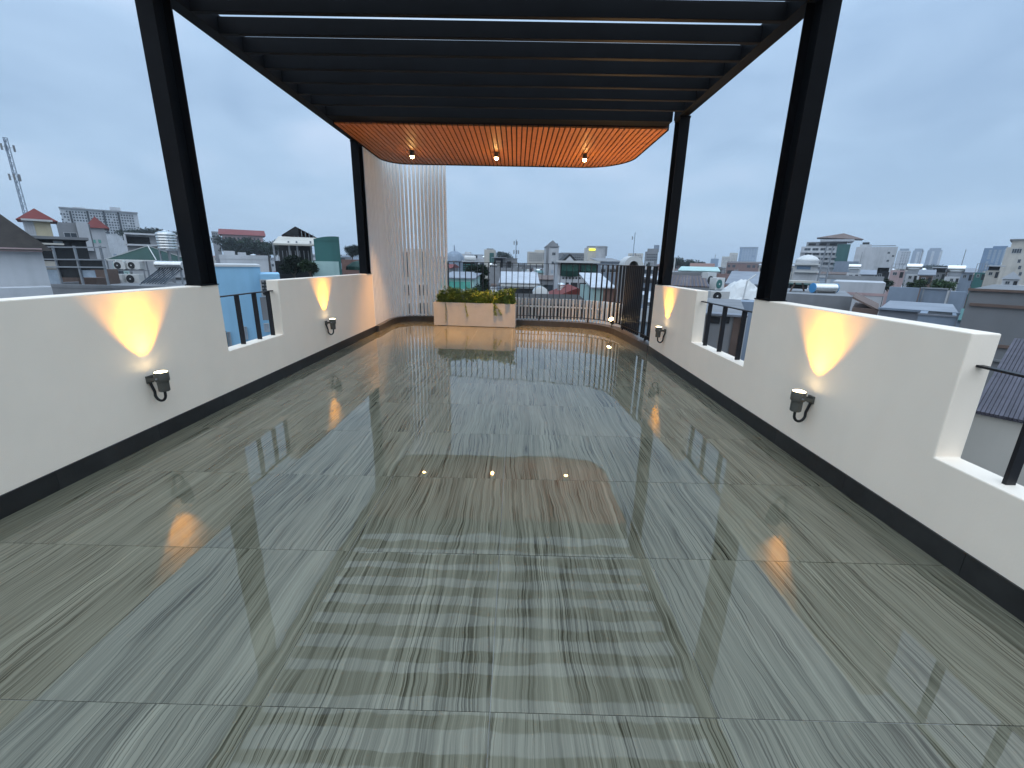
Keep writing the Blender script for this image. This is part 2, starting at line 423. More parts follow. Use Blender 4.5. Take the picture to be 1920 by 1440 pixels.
# plan of the kerb round the rear end (inner edge)
kerb_in = [(-3.03, 8.79), (-3.07, 9.8)] + bez((-3.07, 9.9), (-3.06, 10.62), (-2.35, 10.57), 10) + bez((1.15, 10.06), (2.12, 9.95), (2.26, 9.05), 12) + [(2.34, 8.3), (2.435, 7.21)]
def offset(path, d):
    out = []
    for i, p in enumerate(path):
        a, b = path[max(i - 1, 0)], path[min(i + 1, len(path) - 1)]
        t = Vector((b[0] - a[0], b[1] - a[1])).normalized()
        out.append((p[0] - t.y * d, p[1] + t.x * d))
    return out
kerb_out = offset(kerb_in, 0.26)
m = MB()
n = len(kerb_in)
vs = [(x, y, z) for z in (-0.02, 0.135) for path in (kerb_in, kerb_out) for x, y in path]
fs = []
for i in range(n - 1):
    a, b, c, d = i, i + 1, n + i + 1, n + i
    fs += [(2 * n + a, 2 * n + b, 2 * n + c, 2 * n + d), (a, d, c, b), (a, b, 2 * n + b, 2 * n + a), (d, 2 * n + d, 2 * n + c, c)]
fs += [(0, 2 * n, 3 * n, n), (n - 1, 2 * n - 1, 4 * n - 1, 3 * n - 1)]
kerb = m.add(vs, fs).build('kerb', M['kerbm'], bevel=0.006)
tag(kerb, 'low dark stone kerb curving round the rear end of the terrace', None, kind='structure')

def resample(path, pitch, start=0.0):
    """Points every pitch along the path with their tangent angle."""
    out, acc, want = [], 0.0, start
    for a, b in zip(path, path[1:]):
        L = math.hypot(b[0] - a[0], b[1] - a[1])
        while want <= acc + L + 1e-9:
            t = (want - acc) / L if L else 0
            out.append((a[0] + (b[0] - a[0]) * t, a[1] + (b[1] - a[1]) * t, math.atan2(b[1] - a[1], b[0] - a[0])))
            want += pitch
        acc += L
    return out

# ---------------------------------------------------------------- white slat screen, black fence, white pickets
ss = thing('slat_screen', 'tall white screen of vertical slats curving round the rear corner', 'slat screen', (-3.1, 9.9, 0.135))
scr_path = offset([(-3.03, 8.86), (-3.07, 9.8)] + bez((-3.07, 9.9), (-3.06, 10.62), (-2.35, 10.57), 14) + [(-1.80, 10.49)], 0.13)
slat_me = MB().box(-0.029, 0.029, -0.04, 0.04, 0.0, 3.9).mesh('slat')
slat_me.materials.append(M['whiteslat'])
for x, y, a in resample(scr_path, 0.098):
    share('slat', slat_me, ss, (x + 3.1, y - 9.9, 0), (0, 0, a))
for z, nm in ((0.02, 'bottom_rail'), (3.86, 'top_rail')):
    MB().tube([(x + 3.1, y - 9.9, z) for x, y in offset(scr_path, 0.04)], 0.018, 6).build(nm, M['whiteslat'], ss)

fpath = [(-1.93, 10.50)] + bez((1.15, 10.06), (2.12, 9.95), (2.26, 9.05), 14) + [(2.34, 8.3), (2.435, 7.21)]
fpath = offset(fpath, 0.15)
bf = thing('metal_fence', 'black metal fence of thin vertical bars across the rear end', 'fence', (0, 10.2, 0.135))
bar_me = MB().box(-0.006, 0.006, -0.026, 0.026, 0.10, 1.405).mesh('bar'); bar_me.materials.append(M['blackbar'])
for x, y, a in resample(fpath[:-2] , 0.152):
    share('bar', bar_me, bf, (x, y - 10.2, 0), (0, 0, a))
side = offset([(2.26, 9.05), (2.34, 8.3), (2.435, 7.21)], 0.15)
bar2 = MB().box(-0.008, 0.008, -0.021, 0.021, 0.03, 1.405).mesh('bar'); bar2.materials.append(M['blackbar'])
sp_ = resample(side, 0.1, 0.06)
for q_, (x, y, a) in enumerate(sp_):
    if y < 8.25 and q_ % 3 == 1: continue
    share('bar', bar2, bf, (x, y - 10.2, 0), (0, 0, a))
for z, nm in ((0.10, 'bottom_rail'), (1.41, 'top_rail')):
    pts = fpath
    mm = MB()
    for a, b in zip(pts, pts[1:]): mm.bar((a[0], a[1] - 10.2, z), (b[0], b[1] - 10.2, z), 0.04, 0.012)
    mm.build(nm, M['blackbar'], bf)
leg_me = MB().box(-0.016, 0.016, -0.016, 0.016, 0.0, 0.10).mesh('leg'); leg_me.materials.append(M['blackbar'])
for x, y, a in resample(fpath, 1.25, 0.05): share('leg', leg_me, bf, (x, y - 10.2, 0), (0, 0, a))

ppath = offset([(-1.7, 10.47)] + bez((1.15, 10.06), (2.12, 9.95), (2.26, 9.05), 14) + [(2.31, 8.6)], 0.33)
wf = thing('picket_fence', 'low white picket fence standing outside the black rear fence', 'fence', (0, 10.5, 0.0))
pk = MB().box(-0.021, 0.021, -0.03, 0.03, 0.0, 0.62).mesh('picket'); pk.materials.append(M['whiteslat'])
for x, y, a in resample(ppath, 0.088): share('picket', pk, wf, (x, y - 10.5, 0.05), (0, 0, a))
for z in (0.06, 0.46):
    mm = MB()
    off = offset(ppath, 0.045)
    for a, b in zip(off, off[1:]): mm.bar((a[0], a[1] - 10.5, z), (b[0], b[1] - 10.5, z), 0.03, 0.035)
    mm.build('rail', M['whiteslat'], wf)

# ---------------------------------------------------------------- pergola
pg = thing('pergola', 'black steel pergola with cross slats on four columns', 'pergola', (-0.35, 5.5, 0))
PX, PY = -0.35, 5.5
def column(x0, x1, y0, y1, z0, z1=3.78):
    """H-section: two flanges across, web between."""
    xm = (x0 + x1) / 2; t = 0.012
    m = MB()
    m.box(x0, x1, y0, y0 + t, z0, z1).box(x0, x1, y1 - t, y1, z0, z1).box(xm - 0.005, xm + 0.005, y0 + t, y1 - t, z0, z1)
    m.box(x0 - 0.01, x1 + 0.01, y0 - 0.01, y1 + 0.01, z0, z0 + 0.01).box(x0 - 0.006, x1 + 0.006, y0 - 0.006, y1 + 0.006, z1 - 0.03, z1 - 0.001)
    m.v = [(x - PX, y - PY, z) for x, y, z in m.v]
    m.build('column', M['steel'], pg)
column(XL - 0.15, XL, 3.98, 4.195, zt)
column(XL - 0.15, XL, 8.49, 8.71, zt - 0.012)
column(2.422, 2.572, 3.87, 4.10, 1.256)
column(2.455, 2.605, 6.875, 7.10, 1.24)
def pbox(nm, *b, bevel=0.003):
    m = MB().box(*b); m.v = [(x - PX, y - PY, z) for x, y, z in m.v]
    return m.build(nm, M['steel'], pg, bevel=bevel)
pbox('side_beam', -3.245, -3.10, 2.0, 8.72, 3.78, 3.96)
pbox('side_beam', 2.44, 2.585, 2.0, 7.12, 3.78, 3.96)
pbox('cross_beam', -3.098, 2.438, 3.95, 4.14, 3.785, 3.96)
pbox('cross_beam', -3.098, 2.438, 7.17, 7.40, 3.785, 3.96)
for y in [4.44 + 0.379 * i for i in range(7)] + [3.57, 3.19, 2.81, 2.43]:
    pbox('cross_slat', -3.098, 2.438, y - 0.028, y + 0.028, 3.782, 3.93)

# timber ceiling under the rear part
SX0, SX1, SY0, SY1, RL, RR_, SZ = -3.095, 2.47, 7.42, 10.22, 0.55, 1.0, 3.745
def back_edge(x):
    if x < SX0 + RL: return SY1 - RL + math.sqrt(max(RL * RL - (x - SX0 - RL) ** 2, 0))
    if x > SX1 - RR_: return SY1 - RR_ + math.sqrt(max(RR_ * RR_ - (x - SX1 + RR_) ** 2, 0))
    return SY1
tsf = thing('timber_ceiling', 'orange timber slat ceiling with rounded rear corners under the pergola end', 'ceiling panel', (PX, 8.8, SZ))
NS = 62; pitch = (SX1 - SX0) / NS
for i in range(NS):
    a, b = SX0 + i * pitch + 0.010, SX0 + (i + 1) * pitch - 0.012
    pts = [(a, SY0), (b, SY0), (b, back_edge(b) - 0.012), (a, back_edge(a) - 0.012)]
    MB().prism([(x - PX, y - 8.8) for x, y in pts], 0.0, 0.022).build('timber_slat', M['wood'], tsf)
arcl = [(SX0 + RL - RL * math.cos(t), SY1 - RL + RL * math.sin(t)) for t in [i * math.pi / 24 for i in range(13)]]
arcr = [(SX1 - RR_ + RR_ * math.cos(t), SY1 - RR_ + RR_ * math.sin(t)) for t in [i * math.pi / 32 for i in range(17)]]
outline = [(SX0, SY0), (SX1, SY0)] + arcr + arcl[::-1]
MB().prism([(x - PX, y - 8.8) for x, y in outline], 0.024, 0.06).build('backing_board', M['woodback'], tsf)
rim = MB()
ring = arcr[:1] and ([(SX1, SY0)] + arcr + arcl[::-1] + [(SX0, SY0)])
for a, b in zip(ring, ring[1:]):
    rim.bar((a[0] - PX, a[1] - 8.8, 0.075), (b[0] - PX, b[1] - 8.8, 0.075), 0.018, 0.18)
rim.build('rim', M['steel'], tsf)

# ---------------------------------------------------------------- lamps
WARM = (1.0, 0.45, 0.02)
def spot(name, parent, loc, aim, watts, angle, blend, color=WARM, radius=0.02):
    L = bpy.data.lights.new(name, 'SPOT'); L.energy = watts; L.spot_size = math.radians(angle); L.spot_blend = blend; L.color = color
    L.shadow_soft_size = radius
    o = bpy.data.objects.new(name, L); col.objects.link(o); o.parent = parent; o.location = loc
    o.rotation_euler = Vector(aim).to_track_quat('-Z', 'Y').to_euler()
    return o
def wall_lamp(label, x, y, z, into, watts):
    """Up-light on a bracket; local +x points away from the wall."""
    t = thing('wall_lamp', label, 'wall lamp', (x, y, z), math.pi if into < 0 else 0, group='warm up-lights on the parapet walls')
    c = 0.115
    MB().box(0.0, 0.016, -0.032, 0.032, -0.03, 0.034).build('mounting_plate', M['lamp'], t, bevel=0.003)
    br = MB()
    br.bar((0.014, -0.026, 0.0), (c, -0.047, 0.022), 0.008, 0.028); br.bar((0.014, 0.026, 0.0), (c, 0.047, 0.022), 0.008, 0.028)
    br.build('bracket', M['lamp'], t)
    body = MB().lathe([(0.034, -0.10), (0.040, -0.094), (0.041, -0.012), (0.049, -0.008), (0.051, 0.0), (0.051, 0.066), (0.048, 0.07), (0.045, 0.066)], 28, (c, 0, 0)).build('lamp_body', M['lamp'], t, smooth=True)
    MB().lathe([(0.0445, 0.0), (0.0445, 0.004), (0.03, 0.009)], 24, (c, 0, 0.0665)).build('lens', M['glow'], body, smooth=True)
    for sy in (-1, 1): MB().tube([(c, sy * 0.05, 0.02), (c, sy * 0.058, 0.02)], 0.008, 8).build('pivot_screw', M['galv'], t)
    path = [(c, 0, -0.095), (c, 0, -0.125)] + [(c - 0.045 + 0.045 * math.cos(q), 0, -0.13 - 0.058 * math.sin(q)) for q in [i * math.pi / 12 for i in range(1, 12)]] + [(0.028, 0, -0.11), (0.014, 0, -0.06), (0.006, 0, -0.03)]
    MB().tube(path, 0.0105, 10).build('cable', M['cable'], t, smooth=True)
    spot('lamp_light', t, (c - 0.002, 0, 0.082), (-0.10, 0, 1), watts, 74, 0.6)
    spot('lamp_beam', t, (c - 0.004, 0, 0.082), (-0.16, 0, 1), watts * 0.9, 40, 1.0, radius=0.012)
wall_lamp('black up-light on the wall by the near black column, on the slat screen side', XL, 3.22, 0.545, 1, 48)
wall_lamp('black up-light on the wall nearest the white slat screen', XL, 6.47, 0.545, 1, 48)
wall_lamp('black up-light on the wall between the barred opening and the large end opening', XR(3.08), 3.08, 0.54, -1, 48)
wall_lamp('black up-light on the wall end next to the black fence', XR(6.45), 6.45, 0.53, -1, 48)

for i, (x, wh) in enumerate(((-2.2, 'nearest the white slat screen'), (-0.46, 'in the middle of the three'), (1.36, 'nearest the right-hand black columns'))):
    t = thing('ceiling_spotlight', 'small lit spotlight under the timber ceiling, ' + wh, 'spotlight', (x, 9.05, SZ), group='spotlights under the timber ceiling')
    MB().lathe([(0.05, -0.012), (0.05, 0.0)], 20).build('mounting_plate', M['lamp'], t, smooth=True)
    b = MB().lathe([(0.042, -0.10), (0.045, -0.095), (0.045, -0.02), (0.03, -0.012)], 20).build('lamp_body', M['lamp'], t, smooth=True)
    MB().lathe([(0.012, -0.142), (0.03, -0.132), (0.038, -0.115), (0.04, -0.10)], 16).build('bulb', M['glow3'], b, smooth=True)
    spot('down_light', t, (0, 0, -0.15), (0, -0.06, -1), 620, 58, 0.9, (1.0, 0.50, 0.15), 0.03)

t = thing('garden_spotlight', 'lit floor spotlight standing on the kerb bend by the black fence', 'spotlight', (2.26, 9.32, 0.135))
MB().box(-0.03, 0.03, -0.03, 0.03, 0, 0.012).build('base', M['lamp'], t, bevel=0.002)
MB().tube([(0, 0, 0.01), (0, 0, 0.10)], 0.010, 10).build('stem', M['lamp'], t)
aim = Vector((-0.42, -0.42, 0.80)).normalized(); bx = Vector((0, 0, 0.14))
MB().tube([bx - aim * 0.075, bx - aim * 0.06, bx + aim * 0.05, bx + aim * 0.06], [0.035, 0.045, 0.05, 0.055], 20).build('lamp_body', M['lamp'], t, smooth=True)
MB().tube([bx + aim * 0.061, bx + aim * 0.075, bx + aim * 0.085], [0.05, 0.045, 0.02], 18).build('lens', M['glow2'], t, smooth=True)
spot('flood_light', t, bx + aim * 0.10, (-0.30, -0.40, 1), 420, 100, 0.7, (1.0, 0.58, 0.24), 0.04)

# ---------------------------------------------------------------- planter and its plants
ang = math.atan2(9.747 - 9.90, 2.03)
pl = thing('planter_box', 'long beige concrete planter box in front of the rear fence', 'planter', (-1.012, 9.82, 0), ang)
PW, PD, PH = 2.03, 0.33, 0.58
m = MB()
m.box(-PW / 2, PW / 2, 0, 0.03, 0.012, PH).box(-PW / 2, PW / 2, PD - 0.03, PD, 0.012, PH).box(-PW / 2, -PW / 2 + 0.03, 0.03, PD - 0.03, 0.012, PH).box(PW / 2 - 0.03, PW / 2, 0.03, PD - 0.03, 0.012, PH)
m.build('trough', M['planter'], pl)
MB().box(-PW / 2 + 0.031, PW / 2 - 0.031, 0.031, PD - 0.031, 0.3, PH - 0.05).build('soil', M['soil'], pl)
for sx in (-1, 1): MB().box(sx * 0.8 - 0.05, sx * 0.8 + 0.05, 0.05, PD - 0.05, 0, 0.3).build('foot', M['dark'], pl)
def leaf(m, p, d, L, w, r):
    """One folded leaf from p along d."""
    d = Vector(d).normalized(); s = d.cross(Vector((r.uniform(-.4, .4), r.uniform(-.4, .4), 1))).normalized(); u = s.cross(d)
    p = Vector(p); a = p + d * L * 0.5
    m.add([p, a + s * w / 2 + u * w * 0.15, p + d * L - u * L * 0.18, a - s * w / 2 + u * w * 0.15], [(0, 1, 2), (0, 2, 3)])
def shrub(label, x0, x1, h, n, matn, seed):
    r = random.Random(seed)
    t = thing('planter_shrub', label, 'plant', (-1.012 + (x0 + x1) / 2, 9.82, PH - 0.05), ang, group='plants in the beige planter')
    cx = (x0 + x1) / 2
    t.location = pl.location + Matrix.Rotation(ang, 3, 'Z') @ Vector((cx, PD / 2, PH - 0.05))
    f, st = MB(), MB()
    nst = max(8, int((x1 - x0) * 70))
    for i in range(nst):
        bxp = Vector((r.uniform(x0 - cx, x1 - cx), r.uniform(-0.10, 0.10), 0))
        hh = h * r.uniform(0.5, 1.0) * (0.55 + 0.45 * math.sin(math.pi * min(max((bxp.x + (x1 - x0) / 2) / (x1 - x0), 0.05), 0.95)) ** 0.5)
        tip = bxp + Vector((r.gauss(0, 0.06), r.gauss(-0.03, 0.06), hh))
        st.tube([bxp, (bxp + tip) / 2 + Vector((r.gauss(0, .015), r.gauss(0, .015), 0)), tip], [0.004, 0.003, 0.0015], 4, cap=False)
        for q in range(n // nst):
            tt = r.uniform(0.15, 1.05); p = bxp.lerp(tip, tt) + Vector((r.gauss(0, .02), r.gauss(0, .02), 0))
            leaf(f, p, (r.gauss(0, 1), r.gauss(-0.25, 1), r.gauss(0.35, 0.6)), r.uniform(0.04, 0.085), r.uniform(0.025, 0.045), r)
    f.build('foliage', M[matn], t, kind='stuff'); st.build('stems', M['bark'], t, kind='stuff')
shrub('dark green bushy plant filling the slat screen end of the planter', -0.93, 0.06, 0.42, 4600, 'leafp', 5)
shrub('yellow green plant in the middle of the planter, behind the longest trailing stems', 0.0, 0.56, 0.38, 2400, 'leafy', 6)
shrub('dark green bushy plant at the planter end away from the slat screen', 0.45, 1.0, 0.44, 2800, 'leafp', 7)
def trailer(label, x, L, n, matn, seed, spread=0.015):
    r = random.Random(seed)
    base = pl.location + Matrix.Rotation(ang, 3, 'Z') @ Vector((x, -0.012, PH + 0.01))
    t = thing('trailing_plant', label, 'plant', base, ang, group='stems trailing down the planter front')
    f, st = MB(), MB()
    for s in range(3 if spread > 0.03 else 1):
        pts = [(0, 0.04, -0.02), (0, 0.0, 0.01)]; q = Vector((0, -0.006, 0)); dx = r.gauss(0, spread)
        k = int(L / 0.03)
        for i in range(k):
            q = q + Vector((dx / k + r.gauss(0, 0.005), 0, -L / k)); q.y = -0.008; pts.append(tuple(q))
            for j in range(n // k):
                leaf(f, q, (r.gauss(0, 1), -abs(r.gauss(0.3, 0.3)), r.gauss(-0.3, 0.7)), r.uniform(0.025, 0.05), r.uniform(0.015, 0.025), r)
        st.tube(pts, 0.003, 4)
    f.build('leaves', M[matn], t, kind='stuff'); st.build('stem', M['bark'], t)
trailer('thin sparse stem trailing down near the slat screen end of the planter', -0.72, 0.50, 34, 'leafp', 1)
trailer('short stem trailing over the middle of the planter front', -0.22, 0.33, 44, 'leafy', 2)
trailer('broad tuft trailing down under the yellow green plant', 0.50, 0.27, 60, 'leafy', 3, 0.09)
# a fallen leaf lies on the tiles by the kerb bend
lf = MB(); leaf(lf, (0, 0, 0), (1, 0.2, 0.05), 0.09, 0.035, random.Random(2))
tag(lf.build('fallen_leaf', M['leafy'], loc=(2.02, 8.75, 0.012)), 'fallen yellow leaf on the wet floor near the floor spotlight', 'leaf')

# ---------------------------------------------------------------- the city round the terrace
ground = MB().box(-1500, 1500, -400, 1600, GZ - 1, GZ).build('ground', M['street'])
tag(ground, 'wet grey streets far below the rooftops', None, kind='structure')
own = MB().box(XL - TH + 0.01, 2.60, -1.55, 10.95, GZ, -0.301).build('terrace_building', M['white'])
tag(own, 'white building that carries the terrace', 'building')

FOOT = []                                             # footprints taken, so that houses do not run into each other
def lens_x(px, py, D): return at(px, py, D).x
def claim(x0, x1, y0, y1): FOOT.append((min(x0, x1), max(x0, x1), y0, y1))
def free(x0, x1, y0, y1, g=0.4): return all(x1 + g < a or x0 - g > b or y1 + g < c or y0 - g > d for a, b, c, d in FOOT)
claim(-3.6, 3.0, -5, 11.2)

class House:
    """A building whose street face lies in the plane y = D between two picture columns; its base is on the street."""
    def __init__(s, name, label, px0, px1, pyt, D, depth, m, cat='house', group=None, rim=0.0, zb=GZ, rot=True):
        pm = (px0 + px1) / 2
        c0 = at(pm, pyt, D)
        s.th = math.atan2(c0.x, c0.y)
        if not rot or abs(s.th) < 0.25: s.th = 0.0
        s.n, s.u = Vector((math.sin(s.th), math.cos(s.th), 0)), Vector((math.cos(s.th), -math.sin(s.th), 0))
        s.c0 = Vector((c0.x, c0.y, 0)); s.zb = zb; s.cx = c0.x
        a, b = s.L(px0, pyt).x, s.L(px1, pyt).x
        s.c0 += s.u * ((a + b) / 2); s.cx = s.c0.x                  # centre of the street face
        s.z1 = c0.z; s.D, s.depth = D, depth
        s.h, s.w = s.z1 - zb, b - a
        s.t = thing(name, label, cat, (s.c0.x, s.c0.y, zb), -s.th, group=group)
        body = MB().box(-s.w / 2, s.w / 2, 0, depth, 0, s.h)
        if rim:
            for b in ((-s.w / 2, s.w / 2, -0.02, 0.15, 0, rim), (-s.w / 2, s.w / 2, depth - 0.15, depth + 0.02, 0, rim), (-s.w / 2 - 0.02, -s.w / 2 + 0.15, 0.15, depth - 0.15, 0, rim), (s.w / 2 - 0.15, s.w / 2 + 0.02, 0.15, depth - 0.15, 0, rim)):
                body.box(b[0], b[1], b[2], b[3], s.h + 0.001, s.h + b[5])
        body.build('wall', m, s.t)
        cs = [s.c0 + s.u * i * s.w / 2 + s.n * j * depth for i in (-1, 1) for j in (0, 1)]
        claim(min(q.x for q in cs), max(q.x for q in cs), min(q.y for q in cs), max(q.y for q in cs))
    def L(s, px, py, dy=0.0):
        """Picture point on the plane dy behind the street face, in the house's own frame."""
        d = rgt * ((px - 960) / FPX) - upv * ((py - CYP) / FPX) + fwd
        p = CAM + d * (((s.c0 - CAM).dot(s.n) + dy) / d.dot(s.n)) - s.c0
        return Vector((p.dot(s.u), dy, p.z - s.zb))
    def box(s, nm, m, px0, px1, py0, py1, y0=-0.05, y1=0.0, parent=None, kind=None):
        pm, qm = (px0 + px1) / 2, (py0 + py1) / 2
        a, b = s.L(px0, qm).x, s.L(px1, qm).x; z1, z0 = s.L(pm, py0).z, s.L(pm, py1).z
        return MB().box(a, b, y0, y1, z0, z1).build(nm, m, parent or s.t, kind=kind)
    def window(s, px0, px1, py0, py1, m='pane', fr='frame', bars=1):
        pm, qm = (px0 + px1) / 2, (py0 + py1) / 2
        a, b = s.L(px0, qm).x, s.L(px1, qm).x; z1, z0 = s.L(pm, py0).z, s.L(pm, py1).z
        f = 0.07 * min(b - a, z1 - z0) + 0.01
        w = MB().box(a, b, -0.05, 0.0, z0, z0 + f).box(a, b, -0.05, 0.0, z1 - f, z1).box(a, a + f, -0.05, 0, z0 + f, z1 - f).box(b - f, b, -0.05, 0, z0 + f, z1 - f)
        for i in range(bars):
            xm = a + (b - a) * (i + 1) / (bars + 1); w.box(xm - f / 3, xm + f / 3, -0.04, 0, z0 + f, z1 - f)
        o = w.build('window', M[fr], s.t)
        MB().box(a + f, b - f, -0.02, -0.004, z0 + f, z1 - f).build('pane', M[m], o)
        return o
    def grid(s, px0, px1, py0, py1, nx, nz, fx=0.55, fz=0.5, m='pane', sill=True):
        """Many windows too small to tell apart, as one part, with sills standing proud."""
        pm, qm = (px0 + px1) / 2, (py0 + py1) / 2
        a, b = s.L(px0, qm).x, s.L(px1, qm).x; z1, z0 = s.L(pm, py0).z, s.L(pm, py1).z
        p, q = MB(), MB(); dx, dz = (b - a) / nx, (z1 - z0) / nz
        for i in range(nx):
            for k in range(nz):
                if rng.random() < 0.06: continue
                x, z = a + (i + 0.5) * dx, z0 + (k + 0.5) * dz
                p.box(x - dx * fx / 2, x + dx * fx / 2, -0.05, 0.0, z - dz * fz / 2, z + dz * fz / 2)
                if sill: q.box(x - dx * fx * 0.6, x + dx * fx * 0.6, -0.22, 0.0, z - dz * fz / 2 - dz * 0.10, z - dz * fz / 2 - 0.01)
        o = p.build('window_rows', M[m], s.t, kind='stuff')
        if sill: q.build('sill_rows', M['frame'], o, kind='stuff')
    def hip(s, m, over=0.3, rise=1.6, flat=0.0, z=None):
        x0, x1, y0, y1 = -s.w / 2 - over, s.w / 2 + over, -over, s.depth + over
        z = s.h if z is None else z
        r = MB(); zz = z + rise; hx, hy = (x1 - x0) / 2, (y1 - y0) / 2; k = min(hx, hy)
        if hx > hy: A, B = (x0 + k, y0 + hy, zz), (x1 - k, y0 + hy, zz)
        else: A, B = (x0 + hx, y0 + k, zz), (x0 + hx, y1 - k, zz)
        V = [(x0, y0, z + 0.02), (x1, y0, z + 0.02), (x1, y1, z + 0.02), (x0, y1, z + 0.02), A, B]
        F = [(0, 1, 5, 4), (1, 2, 5), (2, 3, 4, 5), (3, 0, 4), (3, 2, 1, 0)] if hx > hy else [(0, 1, 4), (1, 2, 5, 4), (2, 3, 5), (3, 0, 4, 5), (3, 2, 1, 0)]
        return r.add(V, F).build('roof', m, s.t)
    def gable(s, m, over=0.3, rise=1.6, along='y'):
        x0, x1, y0, y1 = -s.w / 2 - over, s.w / 2 + over, -over, s.depth + over
        z = s.h + 0.02; r = MB()
        if along == 'y':
            xm = (x0 + x1) / 2; V = [(x0, y0, z), (x1, y0, z), (xm, y0, z + rise), (x0, y1, z), (x1, y1, z), (xm, y1, z + rise)]
        else:
            ym = (y0 + y1) / 2; V = [(x0, y1, z), (x0, y0, z), (x0, ym, z + rise), (x1, y1, z), (x1, y0, z), (x1, ym, z + rise)]
        return r.add(V, [(0, 1, 2), (3, 5, 4), (0, 2, 5, 3), (1, 4, 5, 2), (0, 3, 4, 1)]).build('roof', m, s.t)
    def lean(s, m, over=0.25, rise=0.8):
        x0, x1, y0, y1 = -s.w / 2 - over, s.w / 2 + over, -over, s.depth + over
        z = s.h
        return MB().add([(x0, y0, z + 0.02), (x1, y0, z + 0.02), (x1, y1, z + rise), (x0, y1, z + rise), (x0, y0, z + 0.10), (x1, y0, z + 0.10), (x1, y1, z + rise + 0.08), (x0, y1, z + rise + 0.08)],
                        [(3, 2, 1, 0), (4, 5, 6, 7), (0, 1, 5, 4), (2, 3, 7, 6), (1, 2, 6, 5), (3, 0, 4, 7)]).build('roof', m, s.t)

def tank_v(name, label, px0, px1, py0, py1, D, group=None, leg=0.0, m='inox'):
    """Ribbed upright water tank on a stand."""
    a, b = at(px0, py0, D), at(px1, py1, D); r = abs(b.x - a.x) / 2; h = a.z - b.z
    t = thing(name, label, 'water tank', ((a.x + b.x) / 2, D + r, b.z - leg), group=group)
    prof = [(r * 0.96, leg)]
    nr = 6
    for i in range(nr):
        z = leg + h * 0.86 * i / nr; d = h * 0.86 / nr
        prof += [(r * 0.97, z + d * 0.08), (r, z + d * 0.3), (r, z + d * 0.7), (r * 0.97, z + d * 0.92)]
    prof += [(r * 0.96, leg + h * 0.87), (r * 0.6, leg + h * 0.96), (r * 0.22, leg + h * 0.98), (r * 0.2, leg + h)]
    MB().lathe(prof, 24).build('tank', M[m], t, smooth=True)
    if leg:
        for q in range(4):
            c, s_ = math.cos(q * math.pi / 2 + .78), math.sin(q * math.pi / 2 + .78)
            MB().bar((c * r * .85, s_ * r * .85, 0), (c * r * .85, s_ * r * .85, leg), 0.06).build('leg', M['galv'], t)
        MB().lathe([(r * 0.95, leg - 0.07), (r * 0.95, leg - 0.005)], 16).build('stand_ring', M['galv'], t)
    return t
def ac_unit(label, px0, px1, py0, py1, D, rz=0.0, dark=False):
    a, b = at(px0, (py0 + py1) / 2, D), at(px1, (py0 + py1) / 2, D); w = b.x - a.x; z1, z0 = at((px0 + px1) / 2, py0, D).z, at((px0 + px1) / 2, py1, D).z
    t = thing('air_conditioner', label, 'air conditioner', ((a.x + b.x) / 2, D, z0), rz, group='outdoor air conditioner units')
    h = z1 - z0
    MB().box(-w / 2, w / 2, 0, 0.34, 0.04, h).build('casing', M['acwhite'], t, bevel=0.012)
    r = min(h * 0.40, w * 0.33); cx = -w * 0.15
    MB().tube([(cx, 0.0, h * .52), (cx, -0.02, h * .52)], r, 20).build('fan_grille', M['dark'] if dark else M['teal'], t)
    MB().tube([(cx, -0.018, h * .52), (cx, -0.03, h * .52)], r * 0.2, 12).build('fan_hub', M['acwhite'], t)
    for sx in (-1, 1): MB().box(sx * w * 0.33 - 0.03, sx * w * 0.33 + 0.03, 0.0, 0.34, 0, 0.04).build('foot', M['galv'], t)
    return t
def mast(label, px, py0, D, zb, r=0.3, panels=6, px_top=None, lattice=True):
    top = at(px, py0, D)
    t = thing('antenna_mast', label, 'antenna mast', (top.x, D, zb))
    H = top.z - zb
    m = MB(); n = max(6, int(H / (r * 2.6)))
    if lattice:
        P = [(math.cos(a) , math.sin(a)) for a in (0.5, 2.6, 4.7)]
        def rad(z): return r * (1 - 0.45 * z / H)
        for cx, cy in P: m.tube([(cx * rad(0), cy * rad(0), 0), (cx * rad(H), cy * rad(H), H)], r * 0.12, 5)
        for i in range(n):
            z0, z1 = H * i / n, H * (i + 1) / n
            for q in range(3):
                a, b = P[q], P[(q + 1) % 3]
                m.tube([(a[0] * rad(z0), a[1] * rad(z0), z0), (b[0] * rad(z1), b[1] * rad(z1), z1)], r * 0.07, 4, cap=False)
                m.tube([(a[0] * rad(z1), a[1] * rad(z1), z1), (b[0] * rad(z1), b[1] * rad(z1), z1)], r * 0.06, 4, cap=False)
    else:
        m.tube([(0, 0, 0), (0, 0, H)], [r * 0.5, r * 0.22], 8)
    m.build('tower', M['metalb'], t)
    for i in range(panels):
        a = 2 * math.pi * i / panels; z = H * (0.97 if i % 2 else 0.86)
        k = r * 1.5
        MB().box(-r * 0.28, r * 0.28, -r * 0.12, r * 0.12, -r * 1.6, r * 0.5).build('antenna', M['grey'], t, loc=(k * math.cos(a), k * math.sin(a), z))
        MB().bar((0, 0, z - r * 0.4), (k * math.cos(a), k * math.sin(a), z - r * 0.4), r * 0.1).build('bracket', M['galv'], t)
    return t
